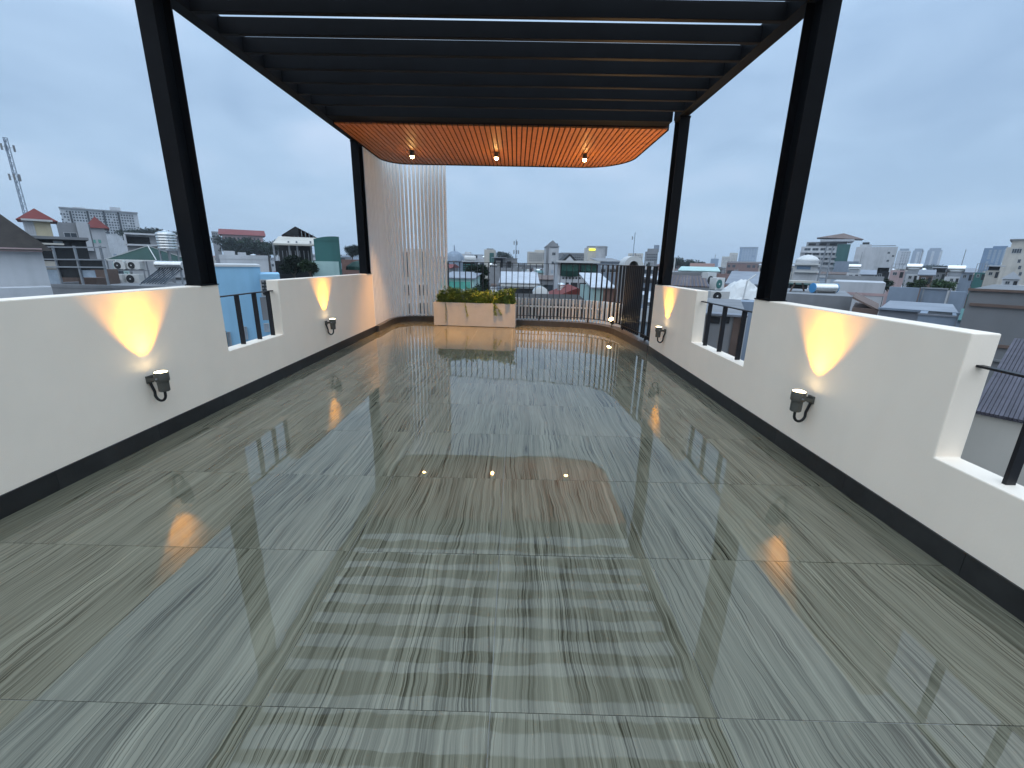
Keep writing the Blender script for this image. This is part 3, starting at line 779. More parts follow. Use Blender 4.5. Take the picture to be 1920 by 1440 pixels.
def tree(label, px, pyt, pyb, D, wpx, matn='leafd', seed=1, n=900, group='trees among the rooftops', leafs=None):
    r = random.Random(seed)
    top, bot = at(px, pyt, D), at(px, pyb, D)
    R = wpx / 2 * D / FPX; H = top.z - bot.z
    t = thing('tree', label, 'tree', (top.x, D + R, GZ), group=group)
    zc0 = bot.z - GZ; zc1 = top.z - GZ
    tr = MB().tube([(0, 0, 0), (r.gauss(0, .2), r.gauss(0, .2), zc0 * 0.6), (0, 0, zc0 + H * 0.5)], [0.09 * R + .12, 0.07 * R + .1, 0.03 * R + .04], 8)
    n = int(n * 1.7); cr = MB(); ls = leafs or max(0.12, R * 0.15)
    nb = 20
    for b in range(nb):
        u, v = r.uniform(-1, 1), r.uniform(0, 2 * math.pi); rr = (r.random() ** 0.5) * 0.72
        c = Vector((math.cos(v) * rr * R, math.sin(v) * rr * R, zc0 + H * (0.42 + 0.36 * u * math.sqrt(max(1 - rr * rr, 0)))))
        br = R * r.uniform(0.30, 0.5); bh = min(br * 0.8, H * 0.30)
        tr.tube([(0, 0, max(zc0 - H * .1, c.z - H * 0.55)), tuple(c * 0.5 + Vector((0, 0, c.z * 0.5 - H * 0.06))), tuple(c)], [0.035 * R + .02, 0.02 * R + .02, 0.01 * R], 5, cap=False)
        for i in range(n // nb):
            d = Vector((r.gauss(0, 1), r.gauss(0, 1), r.gauss(0, 1))).normalized() * (r.random() ** 0.4)
            p = c + Vector((d.x * br, d.y * br, d.z * bh))
            leaf(cr, p, (r.gauss(0, 1), r.gauss(0, 1), r.gauss(0.1, 0.8)), ls * r.uniform(0.7, 1.5), ls * r.uniform(0.5, 0.9), r)
    tr.build('trunk', M['bark'], t); cr.build('crown', M[matn], t, kind='stuff')
    claim(top.x - R * .3, top.x + R * .3, D, D + R * 2)
    return t

# --- over the wall on the slat screen side: near roofs
h = House('tiled_house', 'white walled house with a dark brown tiled roof at the picture edge', -60, 78, 470, 13, 5, M['white'])
h.hip(M['brownroof'], 0.25, 1.25)
h.box('ledge', M['white'], -60, 96, 537, 556, -0.9, 0.0)
h.box('cornice', M['pink'], -60, 78, 464, 471, -0.22, 0.0)

rt = House('flat_roofed_house', 'grey house whose roof carries the green canopy and solar heater', 62, 352, 541, 18.5, 8, M['grey'], rim=0.15, rot=False)
def roof_frame():
    t = thing('roof_cage', 'rusty steel frame with glass panels on the roof beside the white tiled-roof house', 'steel frame', (at(130, 541, 19).x, 19, rt.z1 + .001))
    cx = t.location.x; zb = t.location.z
    def P(px, py, d=0.0): p = at(px, py, 19 + d); return (p.x - cx, d, p.z - zb)
    for px in (78, 108, 148, 196):
        p = P(px, 500); MB().bar((p[0], 0, 0), (p[0], 0, P(px, 461)[2]), 0.07).build('post', M['galv'], t)
    for py in (463, 486, 500):
        a, b = P(76, py), P(200, py); MB().bar((a[0], -.05, a[2]), (b[0], -.05, (a[2] + b[2]) / 2), 0.06).build('rail', M['galv'], t)
    for x0, x1, y0, y1, mm in ((82, 106, 506, 540, 'panelight'), (84, 104, 490, 505, 'cream'), (150, 160, 507, 520, 'panelight'), (163, 174, 507, 520, 'panelight'), (112, 146, 488, 520, 'dark'), (152, 192, 488, 505, 'dark')):
        a, b = P(x0, y1), P(x1, y0); MB().box(min(a[0], b[0]), max(a[0], b[0]), .05, .09, a[2], b[2]).build('panel', M[mm], t)
    for x0, x1, y0, y1, d in ((115, 145, 520, 540, 1.5), (150, 178, 521, 538, 1.0), (178, 196, 505, 540, 2.2)):
        a, b = P(x0, y1, d), P(x1, y0, d); MB().box(a[0], b[0], d, d + .7, 0, b[2]).build('crate', M['rust'], t)
roof_frame()
gcan = thing('roof_canopy', 'small pyramid canopy of green sheet on thin posts above the air conditioners', 'canopy', (at(245, 488, 23.5).x, 24.8, rt.z1 + .001))
cw = (at(296, 488, 23.5).x - at(200, 488, 23.5).x) / 2; ez = at(245, 488, 23.5).z - gcan.location.z; az_ = at(240, 461, 24.8).z - gcan.location.z
MB().add([(-cw, -1.3, ez), (cw, -1.3, ez), (cw, 1.3, ez), (-cw, 1.3, ez), (0, 0, az_)], [(0, 1, 4), (1, 2, 4), (2, 3, 4), (3, 0, 4), (3, 2, 1, 0)]).build('roof', M['greenroof'], gcan)
for a in ((-cw, -1.3), (cw, -1.3), (cw, 1.3), (-cw, 1.3)):
    MB().bar((a[0] * .97, a[1] * .97, 0), (a[0] * .97, a[1] * .97, ez), 0.05).build('post', M['galv'], gcan)
    MB().bar((a[0] * 1.01, a[1] * 1.01, ez + .03), (0, 0, az_ + .03), 0.04).build('ridge_bar', M['acwhite'], gcan)
MB().bar((-cw, -1.34, ez), (cw, -1.34, ez), 0.05, 0.07).build('eave_bar', M['acwhite'], gcan)
ac_unit('air conditioner in the upper row under the green canopy, nearer the rusty frame', 213, 234, 490, 506, 23.2, dark=True)
ac_unit('air conditioner in the upper row under the green canopy, nearer the solar heater', 238, 262, 490, 506, 23.2, dark=True)
ac_unit('air conditioner standing on the roof under the green canopy, nearer the rusty frame', 206, 230, 514, 533, 22.6, dark=True)
ac_unit('air conditioner standing on the roof under the green canopy, nearer the solar heater', 236, 261, 514, 533, 22.6, dark=True)
rack = thing('unit_rack', 'steel rack that carries the upper air conditioners under the canopy', 'rack', (at(237, 506, 23.2).x, 23.3, rt.z1 + .001))
zz = at(237, 506.3, 23.2).z - rack.location.z
for sx in (-0.9, 0.9):
    for y in (0.0, 0.3): MB().bar((sx, y, 0), (sx, y, zz), 0.04).build('leg', M['galv'], rack)
for y in (0.0, 0.3): MB().bar((-0.95, y, zz - .03), (0.95, y, zz - .03), 0.04).build('rail', M['galv'], rack)

def solar(label, px0, px1, py, D, rtank, zroof, group='solar water heaters', endm='acwhite', panel=True, leglen=None):
    a, b = at(px0, py, D), at(px1, py, D); L = b.x - a.x
    t = thing('solar_heater', label, 'solar heater', ((a.x + b.x) / 2, D, zroof), group=group)
    z = (a.z + b.z) / 2 - zroof
    MB().tube([(-L / 2, 0.3, z), (L / 2, 0.3, z)], rtank, 20).build('tank', M['inox'], t, smooth=True)
    for sx in (-1, 1): MB().tube([(sx * L / 2, 0.3, z), (sx * (L / 2 + 0.03), 0.3, z)], rtank * 1.04, 20).build('end_cap', M[endm], t, smooth=True)
    for sx in (-1, 1):
        for y in (0.15, 0.45):
            MB().bar((sx * L * 0.42, y, 0), (sx * L * 0.42, y, z - rtank * 0.8), 0.045).build('leg', M['galv'], t)
        if panel: MB().bar((sx * L * 0.42, -1.1, 0.03), (sx * L * 0.42, 0.3, z - rtank), 0.045).build('sloping_rail', M['galv'], t)
    if panel:
        for i in range(9):
            x = -L * 0.4 + L * 0.8 * i / 8
            MB().tube([(x, -1.05, 0.10), (x, 0.25, z - rtank * 0.9)], 0.028, 6).build('glass_tube', M['pane'], t)
    return t
solar('solar water heater on the flat roof behind the near black column', 286, 336, 497, 22, 0.22, rt.z1 + .001)
tank_v('water_tank', 'upright ribbed steel water tank on a tall stand near the solar heater', 280, 318, 431, 468, 23.0, leg=at(300, 468, 23).z - rt.z1 - .002)

h = House('sky_blue_house', 'sky blue house seen through the barred opening', 400, 487, 499, 14, 2.6, M['skyblue'])
h.box('coping', M['acwhite'], 399, 488, 496, 500, -0.04, 2.6)
h.window(455, 464, 612, 636, 'panelight'); h.window(428, 434, 622, 655, 'panelight')
h.box('drain_pipe', M['rust'], 427, 430, 620, 700, -0.10, -0.02)
h2 = House('sky_blue_annex', 'lower sky blue annex with a dark lattice window, joined to the blue house', 487.2, 524, 514, 14.0, 2.2, M['skyblue'])
def lattice(h, px0, px1, py0, py1, nx, nz):
    o = h.window(px0, px1, py0, py1, 'dark', 'frame', 0)
    for i in range(nx):
        for k in range(nz):
            a = h.L(px0 + (px1 - px0) * (i + .2) / nx, py0 + (py1 - py0) * (k + .85) / nz); b = h.L(px0 + (px1 - px0) * (i + .8) / nx, py0 + (py1 - py0) * (k + .35) / nz)
            MB().box(a.x, b.x, -0.035, -0.021, min(a.z, b.z), max(a.z, b.z)).build('louvre', M['grey'], o)
lattice(h2, 489, 512, 524, 556, 3, 5)
h2.window(495, 505, 606, 622, 'panelight')
h2.box('stain_panel', M['grey'], 490, 511, 557, 600, -0.015, 0.0)
h = House('pale_roof_house', 'low white house with roof tanks just behind the sky blue house', 412, 502, 486, 26, 5, M['white'], rim=0.25)
for a, b, c, d in ((418, 440, 470, 486), (446, 462, 473, 486)): h.box('roof_hut', M['white'], a, b, c, d, 1.0, 3.0)
tank_v('water_tank', 'short upright water tank on the low white house behind the blue house', 466, 478, 476, 486, 27)
h = House('canopy_house', 'dark overgrown house with a red gable canopy above a pale awning', 515, 588, 490, 30, 7, M['dark'])
for px in (516, 545, 560, 586):
    p = h.L(px, 490); q = h.L(px, 452); MB().bar((p.x, 0.1, p.z), (p.x, 0.1, q.z), 0.12).build('post', M['galv'], h.t)
a, b = h.L(512, 456), h.L(590, 451); a2, b2 = h.L(522, 443, 3.0), h.L(602, 443, 3.0)
MB().add([(a.x, -.3, a.z), (b.x, -.3, a.z), (b2.x, 3, a2.z), (a2.x, 3, a2.z), (a.x, -.3, a.z - .12), (b.x, -.3, a.z - .12), (b2.x, 3, a2.z - .12), (a2.x, 3, a2.z - .12)], [(0, 1, 2, 3), (7, 6, 5, 4), (0, 4, 5, 1), (1, 5, 6, 2), (3, 2, 6, 7), (0, 3, 7, 4)]).build('awning', M['cream'], h.t)
z0 = h.L(556, 442, 3.2).z; zr = h.L(554, 424.5, 3.2).z; xa, xb, xm = h.L(527, 437, 3.2).x, h.L(597, 441, 3.2).x, h.L(554, 430, 3.2).x
MB().add([(xa, 3.2, z0), (xb, 3.2, z0 - .15), (xm, 3.2, zr), (xa, 6.5, z0), (xb, 6.5, z0 - .15), (xm, 6.5, zr)], [(0, 2, 5, 3), (1, 4, 5, 2), (3, 5, 4), (0, 3, 4, 1)]).build('gable_roof', M['redroof'], h.t)
MB().add([(xa + .1, 3.25, z0), (xm + .2, 3.25, z0), (xm + .2, 3.25, zr - .1), (xm, 3.25, zr - .05)], [(0, 1, 2, 3)]).build('dark_underside', M['dark'], h.t)  # added dark sheet standing in for the shaded underside of the roof
for k in range(6):
    px = 552 + k * 7; p = h.L(px, 443, 3.3); MB().bar((p.x, 3.3, p.z - .3), (p.x, 3.3, z0 + (zr - z0) * (1 - abs(p.x - xm) / (xb - xm) if p.x > xm else .8)), 0.05).build('truss_bar', M['galv'], h.t)
h.box('rear_wall', M['dark'], 520, 590, 446, 490, 4.5, 6.5)
for k in range(8): h.box('balcony_bar', M['galv'], 522 + k * 8, 523 + k * 8, 470, 490, -.06, -.02)
h = House('teal_tower', 'teal and mint stair tower with a curved top, beside the dark canopy house', 588, 636, 452, 28, 3, M['teal'])
h.box('mint_base', M['mint'], 586.5, 637, 490, 540, -0.06, 0.0)
z0 = h.h; pts = [(-h.w / 2, z0)] + [(-h.w / 2 + h.w * i / 10, z0 + 0.02 + 0.30 * math.sin(math.pi * (0.1 + 0.5 * i / 10))) for i in range(11)] + [(h.w / 2, z0)]
m = MB(); n = len(pts)
m.add([(x, -0.03, z) for x, z in pts] + [(x, 3, z) for x, z in pts], [tuple(range(n))[::-1], tuple(range(n, 2 * n))] + [(i, i + 1, n + i + 1, n + i) for i in range(n - 1)])
m.build('curved_roof', M['teal'], h.t)
h = House('brick_house', 'faded brick house between the teal tower and the far black column', 640, 690, 487, 44, 6, M['brick'])
c = at(664, 492, 30); t = thing('green_canopy', 'small green domed canopy by the far black column', 'canopy', (c.x, 31, GZ))
MB().tube([(0, 0, 0), (0, 0, c.z - GZ)], 0.08, 8).build('pole', M['galv'], t)
MB().lathe([(1.0, c.z - GZ - .55), (0.95, c.z - GZ - .3), (0.5, c.z - GZ + 0.02), (0.05, c.z - GZ + .14)], 12).build('cover', M['greenroof'], t)

# --- farther things on that side
mast('tall lattice antenna mast leaning out of the picture edge', 9, 258, 52, GZ, 0.34, 7)
h = House('yellow_house', 'small yellow house with a red pyramid roof beside the antenna mast', 46, 93, 414, 34, 4, M['yellow'])
h.hip(M['redroof'], 0.45, 1.0); h.window(50, 62, 420, 438, 'panelight'); h.box('eave', M['acwhite'], 40, 98, 411.5, 415, -.5, 0); h.box('white_front', M['white'], 46, 66, 415, 445, -.04, 0)  # white panel over the left part of the yellow front
h = House('dark_flat_house', 'dark low house with an overhanging flat roof below the yellow house', 62, 160, 449, 28, 5, M['dark']); h.box('roof_slab', M['grey'], 58, 165, 444, 449, -.6, 4); h.box('roof_slab', M['cream'], 66, 120, 456, 459, -.8, 0); h.window(100, 118, 452, 460, 'panelight')
h = House('apartment_block', 'long pale apartment block of many storeys on the rise', 112, 256, 394, 190, 14, M['white'], cat='apartment block')
h.grid(116, 253, 398, 438, 26, 8, 0.6, 0.55); 
for a in (134, 166, 196, 223): h.box('recess_band', M['dark'], a, a + 4, 396, 438, -0.3, 0.0)
for a, b in ((110, 120), (136, 160), (206, 226)): h.box('roof_hut', M['white'], a, b, 388, 394, 2, 8)
h.box('cornice', M['grey'], 111, 257, 393, 395.5, -0.8, 0)
h = House('grey_gabled_house', 'blank grey walled house below the long apartment block', 106, 168, 423, 48, 6, M['grey'], rim=0.3)
h.window(120, 145, 436, 446, 'pane'); h.box('side_wing', M['white'], 148, 170, 418, 470, -0.5, 3)
h = House('red_roofed_house', 'white house with a small dark red roof in front of the apartment block', 168, 196, 428, 58, 6, M['white'])
h.hip(M['redroof'], 0.5, 1.6); h.window(172, 180, 449, 456, 'greenpane'); h.window(184, 190, 449, 456, 'greenpane')
h = House('modern_house', 'white modern house with a wide framed balcony behind the steel water tank', 234, 352, 441, 44, 6, M['white'])
h.box('balcony_recess', M['dark'], 238, 281, 444, 459, -0.03, 0.0)
for a in (234, 322): h.box('fin', M['white'], a, a + 4, 440, 462, -0.9, 0.0)
h.box('slab', M['white'], 234, 352, 459, 462, -0.9, 0.0); h.box('roof_slab', M['white'], 234, 352, 439, 442, -0.9, 0.0)
h.window(323, 331, 445, 459, 'panelight')
for a in (269, 277): h.window(a, a + 6, 465, 471, 'lit')
h = House('hill_villa', 'long pink walled villa with a red roof on the wooded rise', 416, 492, 441, 150, 14, M['pink'], cat='villa')
h.gable(M['redroof'], 1.0, 2.2, 'x'); h.box('upper_storey', M['cream'], 434, 468, 433, 441, 5, 9); h.grid(420, 488, 444, 452, 9, 1, .5, .6)
h = House('slate_block', 'small slate coloured block peeping out beside the near black column', 396, 410, 434, 170, 8, M['grey'])
h.grid(398, 408, 436, 446, 3, 2)
k = 0
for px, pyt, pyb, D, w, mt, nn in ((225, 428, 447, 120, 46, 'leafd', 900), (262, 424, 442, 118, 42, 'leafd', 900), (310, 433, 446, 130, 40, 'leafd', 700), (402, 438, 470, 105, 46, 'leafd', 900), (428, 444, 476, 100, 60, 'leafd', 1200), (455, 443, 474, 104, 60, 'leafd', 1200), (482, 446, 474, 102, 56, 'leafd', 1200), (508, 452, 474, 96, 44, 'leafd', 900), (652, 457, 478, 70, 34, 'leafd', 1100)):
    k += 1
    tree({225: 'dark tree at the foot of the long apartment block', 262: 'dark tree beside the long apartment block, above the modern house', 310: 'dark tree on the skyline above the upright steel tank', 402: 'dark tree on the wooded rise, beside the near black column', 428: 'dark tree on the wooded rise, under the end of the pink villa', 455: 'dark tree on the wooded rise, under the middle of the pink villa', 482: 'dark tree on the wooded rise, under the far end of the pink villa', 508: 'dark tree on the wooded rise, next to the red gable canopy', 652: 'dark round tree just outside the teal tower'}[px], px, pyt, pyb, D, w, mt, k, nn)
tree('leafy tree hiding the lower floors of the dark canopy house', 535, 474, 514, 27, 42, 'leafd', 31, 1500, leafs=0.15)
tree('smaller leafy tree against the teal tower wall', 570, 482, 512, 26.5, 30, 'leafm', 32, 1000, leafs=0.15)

# --- beyond the rear fence
h = House('slatted_neighbour', 'grey house with tall windows right behind the white slat screen', 720, 812, 466, 19, 5, M['white'])
for a, b in ((738, 772), (784, 806)):
    for c, d in ((470, 522), (532, 556), (566, 610)): h.window(a, b, c, d, 'pane', 'acwhite', 2)
h = House('green_balcony_house', 'low house with a green glass balcony behind the planter', 826, 888, 524, 24, 5, M['mint'], rim=0.05)
h.box('balcony_glass', M['greenpane'], 828, 884, 527, 540, -0.6, -0.55); h.box('balcony_slab', M['mint'], 826, 888, 541, 545, -0.65, 0)
lean_ = h.lean(M['metal'], 0.1, 0.25)
hx = House('dark_louvred_hut', 'dark louvred roof hut with a round white tank on top', 868, 890, 492, 38, 3, M['dark'])
for q in range(5): hx.box('louvre', M['teal'], 869, 889, 495 + q * 4, 497 + q * 4, -0.1, 0)
hx.box('shelf', M['white'], 866, 891, 489, 492, -0.2, 3)
t = thing('water_tank', 'white horizontal tank on the dark louvred hut', 'water tank', (hx.cx, 39.2, hx.z1 + .17))
MB().tube([(-.52, 0, .22), (.52, 0, .22)], 0.22, 16).build('tank', M['acwhite'], t, smooth=True)
t = thing('dome_tower', 'grey domed tower just beside the white slat screen', 'tower', (at(848, 480, 110).x, 114, GZ))
zt_ = at(848, 470, 110).z - GZ; R_ = 18 * 110 / FPX
MB().lathe([(R_, 0), (R_, zt_ - R_ * 1.0), (R_ * 1.05, zt_ - R_ * 1.0), (R_ * 0.96, zt_ - R_ * .6), (R_ * .72, zt_ - R_ * .25), (R_ * .35, zt_ - .1), (.2, zt_), (.1, zt_ + 1.6)], 20).build('dome', M['metalb'], t, smooth=True)
claim(at(848, 480, 110).x - R_, at(848, 480, 110).x + R_, 110, 120)
h = House('pale_high_house', 'pale high house with green glass, rising behind the planter trees', 908, 927, 468, 110, 8, M['cream']); h.box('glass_stair', M['teal'], 918, 926, 474, 492, -0.2, 0); h.box('roof_frame', M['galv'], 912, 924, 465.5, 468, 1, 5)
h = House('white_villa', 'pale grey villa with roof huts next to the domed tower', 862, 884, 476, 120, 8, M['white']); h.box('roof_hut', M['white'], 870, 880, 472, 476, 2, 5)
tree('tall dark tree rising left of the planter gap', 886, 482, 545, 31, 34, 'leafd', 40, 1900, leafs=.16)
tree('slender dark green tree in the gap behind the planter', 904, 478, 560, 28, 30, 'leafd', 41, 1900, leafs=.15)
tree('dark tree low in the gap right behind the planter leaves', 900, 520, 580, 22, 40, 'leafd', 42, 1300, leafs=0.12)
tree('flat topped dark tree by the thin antenna mast', 941, 471, 490, 120, 34, 'leafd', 43, 1000)
tree('dark rounded tree beside the flat topped one', 955, 479, 496, 115, 22, 'leafd', 44, 800)
mast('thin antenna mast in front of the open sky, above the planter', 968, 449, 120, GZ, 0.5, 5, lattice=False)
h = House('white_roofed_shed', 'shed with a wide pale sheet roof beyond the planter', 941, 1006, 532, 40, 5, M['white'])
h.lean(M['metalw'], 0.3, 0.95); h.box('dark_opening', M['dark'], 944, 1004, 541, 575, -0.05, 0); h.box('fascia', M['acwhite'], 939, 1008, 533, 537, -0.38, -0.30)
h = House('tower_house', 'narrow white tower house with a gabled top room', 1024, 1048, 463, 100, 6, M['white'], cat='tower house')
h.gable(M['grey'], 0.2, 1.5, 'y'); h.box('top_opening', M['pane'], 1031, 1046, 456.5, 464, -0.15, 0); h.window(1035, 1042, 473, 479, 'pane', 'frame', 1); h.window(1034, 1040, 490, 496, 'pane'); h.window(1033, 1038, 506, 513, 'panelight'); h.box('side_shaft', M['grey'], 1023.6, 1028, 461, 530, -0.3, 0)
h = House('cream_flats', 'pale stepped block of flats behind the white tower house', 990, 1026, 472, 230, 14, M['cream'], cat='apartment block'); h.grid(992, 1024, 474, 490, 9, 5, .5, .45); h.box('step', M['cream'], 1004, 1024, 468.5, 472, 2, 10)
h = House('awning_house', 'white house with big green awnings and round vents', 1046, 1112, 518, 52, 6, M['white'])
h.box('upper_floor', M['white'], 1046, 1052, 491, 518, 0.5, 5); h.box('roof_slab', M['acwhite'], 1044, 1124, 489, 493, -0.6, 4); h.box('upper_rear', M['dark'], 1052, 1118, 493, 518, 2.5, 5)
for a, b, mt in ((1053, 1083, 'greencloth'), (1090, 1117, 'greencloth')):
    p, q = h.L(a, 494), h.L(b, 519); n = 8; m = MB(); vs = []
    for i in range(n + 1):
        x = p.x + (q.x - p.x) * i / n; bul = -0.25 - 0.35 * math.sin(math.pi * i / n) - (0.08 if i % 2 else 0)
        vs += [(x, -0.1, p.z), (x, bul, (p.z * .45 + q.z * .55)), (x, bul * 0.5, q.z + 0.15 * abs(i - n / 2) / n)]
    m.add(vs, [(3 * i + j, 3 * i + j + 3, 3 * i + j + 4, 3 * i + j + 1) for i in range(n) for j in range(2)])
    o = m.build('awning', M[mt], h.t); sm = o.modifiers.new('thickness', 'SOLIDIFY'); sm.thickness = 0.02
for i in range(9):
    p = h.L(1056 + i * 6.2, 521.5); MB().tube([(p.x, -0.02, p.z), (p.x, 0.0, p.z)], 0.13, 12).build('round_vent', M['dark'], h.t)
h.box('ground_opening', M['dark'], 1060, 1104, 530, 553, -0.03, 0)
for a in (1066, 1082, 1098): h.box('column', M['white'], a, a + 3, 529, 556, -0.2, -0.03)
h = House('small_gable_house', 'small house with a dark pointed gable above the green awnings', 1055, 1080, 491, 64, 6, M['grey']); h.gable(M['dark'], 0.3, 1.2, 'y'); MB().add([(-.75, -.32, h.h + .1), (.75, -.32, h.h + .1), (0, -.32, h.h + .85)], [(0, 1, 2)]).build('gable_wall', M['white'], h.t)
h = House('sign_building', 'cream building with a lit yellow roof sign', 1103, 1118, 464, 140, 8, M['cream']); h.box('sign', M['litsign'], 1104.5, 1116, 466.5, 469.5, -0.35, 0); h.box('roof_frame', M['galv'], 1105, 1117, 461, 464, 1, 5)
h = House('gantry_building', 'white building carrying a steel gantry, beside the yellow sign', 1118.5, 1137, 461, 140, 9, M['white']); h.box('gantry_beam', M['galv'], 1118, 1140, 462.5, 463.5, -0.4, -0.2); h.box('gantry_leg', M['galv'], 1135, 1138, 462, 480, -0.4, -0.1)
h = House('stepped_flats', 'pale flats with dark balcony rows behind the awning house', 1053, 1102, 474, 170, 12, M['grey'], cat='apartment block'); h.grid(1055, 1100, 476, 489, 12, 3, .7, .5)
h = House('long_shed', 'shed with a long pale corrugated roof behind the black fence', 1112, 1150, 541, 30, 6, M['mint']); h.lean(M['metalw'], 0.2, 0.9); h.box('side_wall', M['brick'], 1130, 1156, 541, 575, -0.04, 0)
h = House('blue_glazed_house', 'dark blue glazed house behind the black fence', 1124, 1162, 491, 58, 6, M['metalb']); h.lean(M['grey'], .3, .5)
for i in range(3):
    for q in range(2): h.window(1126 + i * 12, 1136 + i * 12, 495 + q * 9, 502 + q * 9, 'pane' if q else 'panelight')
tank_v('water_tank', 'upright ribbed steel tank below the green awnings', 1046, 1060, 530, 551, 42, leg=0.4)
c = at(1014, 553, 27); t = thing('water_tank', 'big round-ended horizontal tank just outside the picket fence', 'water tank', (c.x, 27, c.z - 0.62))
MB().tube([(0, 0, .62), (0, 1.6, .62)], 0.52, 28).build('tank', M['inox'], t, smooth=True)
MB().tube([(0, -.06, .62), (0, 0, .62)], [0.38, 0.535], 28).build('end_cap', M['acwhite'], t, smooth=True)
for sx in (-.35, .35): MB().box(sx - .04, sx + .04, 0.2, 1.4, 0, .3).build('cradle', M['galv'], t)
h = House('tank_house', 'low grey house that carries the round-ended tank', 992, 1046, 563.5, 25.5, 5, M['grey'])
h = House('dark_backdrop', 'added dark backdrop block low behind the picket fence', 930, 1104, 574, 19.5, 4, M['brownroof']); h.lean(M['brownroof'], .1, .2)  # added dark block that supplies the darkness between the pickets
c = at(1197, 497, 26); t = thing('roof_hood', 'large white arched hood above the black fence', 'hood', (c.x, 27, GZ))
prof = [(0.62 * math.cos(a), 0.62 * math.sin(a)) for a in [i * math.pi / 16 for i in range(17)]]; pin = [(0.30 * math.cos(a), 0.30 * math.sin(a)) for a in [i * math.pi / 16 for i in range(17)]][::-1]
zc = c.z - GZ - .05
m = MB(); pts = prof + pin; n = len(pts)
vs = [(x, 0, zc + z) for x, z in pts] + [(x, 1.4, zc + z) for x, z in pts]
m.add(vs, [(i, i + 1, 33 - i - 1, 33 - i) for i in range(16)] + [(n + 33 - i, n + 33 - i - 1, n + i + 1, n + i) for i in range(16)] + [(i, n + i, n + (i + 1) % n, (i + 1) % n) for i in range(n)])
m.build('arch', M['acwhite'], t, smooth=True); MB().box(-0.3, 0.3, 1.0, 1.1, zc - 0.2, zc + 0.3).build('back_plate', M['grey'], t)
MB().box(-.62, .62, 0, 1.4, 0, zc - 0.004).build('shaft', M['grey'], t)
mast('thin roof antenna rising behind the white arched hood', 1191, 436, 60, GZ, 0.22, 2, lattice=False)
h = House('far_flats', 'pale flats far behind the white arched hood', 1178, 1206, 475, 330, 16, M['cream'], cat='apartment block'); h.grid(1180, 1204, 477, 494, 8, 5, .5, .5)
h = House('curved_block', 'grey block with a stepped curved top beside the far black column', 1210, 1234, 472, 160, 10, M['grey']); h.box('upper_storey', M['grey'], 1214, 1234, 466, 472, 1, 9); h.box('stair_tower', M['metalb'], 1226, 1236, 459, 472, 2, 8); h.grid(1212, 1232, 475, 490, 6, 3)

# --- over the other wall
h = House('striped_roof_house', 'house with a ribbed plum roof and a mossy parapet by the far black column', 1236, 1330, 538, 17.5, 5, M['grey'])
zl = h.h
for i in range(26):
    x = -h.w / 2 + h.w * (i + .5) / 26; MB().bar((x, 0, zl + .03), (x, 4.9, zl + .36), h.w / 26 * .9, 0.05).build('roof_rib', M['darkroof'] if i % 2 else M['rust'], h.t)
h.box('parapet', M['grey'], 1236, 1322, 514, 526, 5.0, 5.3)
t = thing('roof_pole', 'white pole on the ribbed roof beside the far black column', 'pole', (at(1263, 520, 22.5).x, 22.6, h.z1)); MB().tube([(0, 0, 0), (0, 0, at(1263, 484, 22.6).z - h.z1)], 0.035, 8).build('pole', M['acwhite'], t)
h = House('unit_house', 'low white roof that carries three air conditioners by the barred opening', 1326, 1480, 566, 15.5, 9, M['metalb'])
ac_unit('tall air conditioner casing farthest back of the three by the barred opening', 1322, 1346, 511, 541, 20.5, 0.5, dark=True)
ac_unit('air conditioner with a round green fan, in the middle of the three', 1338, 1363, 521, 545, 18.5, 0.5)
ac_unit('air conditioner with a dark front and white hub, nearest the opening railing', 1332, 1368, 546, 565.5, 15.8, 0.0, dark=True)
st = thing('unit_stand', 'steel stand under the two rear air conditioners', 'stand', (at(1340, 545, 19).x, 18.4, h.z1))
zz = at(1345, 546, 18.4).z - h.z1
for x in (-.6, .6):
    for y in (0.0, 2.3): MB().bar((x, y, 0), (x, y, zz), .05).build('leg', M['galv'], st)
    MB().bar((x, -.1, zz - .03), (x, 2.9, zz - .03), .06).build('rail', M['galv'], st)
t = thing('tarpaulin_heap', 'crumpled pale tarpaulin heaped beside the air conditioners', 'tarpaulin', (at(1395, 555, 17).x, 17.3, h.z1))
m = MB(); gx = 14
for i in range(gx + 1):
    for j in range(gx + 1):
        u, v = i / gx - .5, j / gx - .5
        zq = max(0, .75 * (1 - 4 * (u * u + v * v))) + .16 * mnoise.noise((u * 9, v * 9, 3)) * (1 - 3 * (u * u + v * v)); m.v.append((u * 1.9, v * 1.6, max(zq, 0.0)))
m.f += [(i * (gx + 1) + j, (i + 1) * (gx + 1) + j, (i + 1) * (gx + 1) + j + 1, i * (gx + 1) + j + 1) for i in range(gx) for j in range(gx)]
m.build('sheet', M['acwhite'], t)
t = thing('bent_pole', 'thin white bent pole in front of the near black column', 'pole', (at(1406, 565, 16).x, 16.5, h.z1)); p = at(1418, 515, 16.5)
MB().tube([(0, 0, 0), (0.05, 0, (p.z - h.z1) * .75), (p.x - t.location.x, 0, p.z - h.z1)], .03, 8).build('pole', M['acwhite'], t)
h = House('sheet_roof_house', 'house under a long blue grey sheet roof behind the air conditioners', 1366, 1470, 536, 24.6, 5, M['metalb']); h.lean(M['metal'], .2, .7)
h = House('opening_neighbour', 'cement walled neighbour with a brown door seen through the barred opening', 1300, 1402, 591, 8.6, 5, M['grey'])
h.box('door', M['rust'], 1370, 1383, 590, 680, -0.04, 0.0); h.box('vent_recess', M['dark'], 1326, 1350, 594, 606, -.03, 0); h.box('vent_recess', M['dark'], 1355, 1368, 594, 606, -.03, 0); h.box('white_jamb', M['white'], 1384, 1394, 588, 690, -0.06, 0); h.box('coping', M['metal'], 1298, 1402, 588, 591.5, -.08, .3)
k = 50
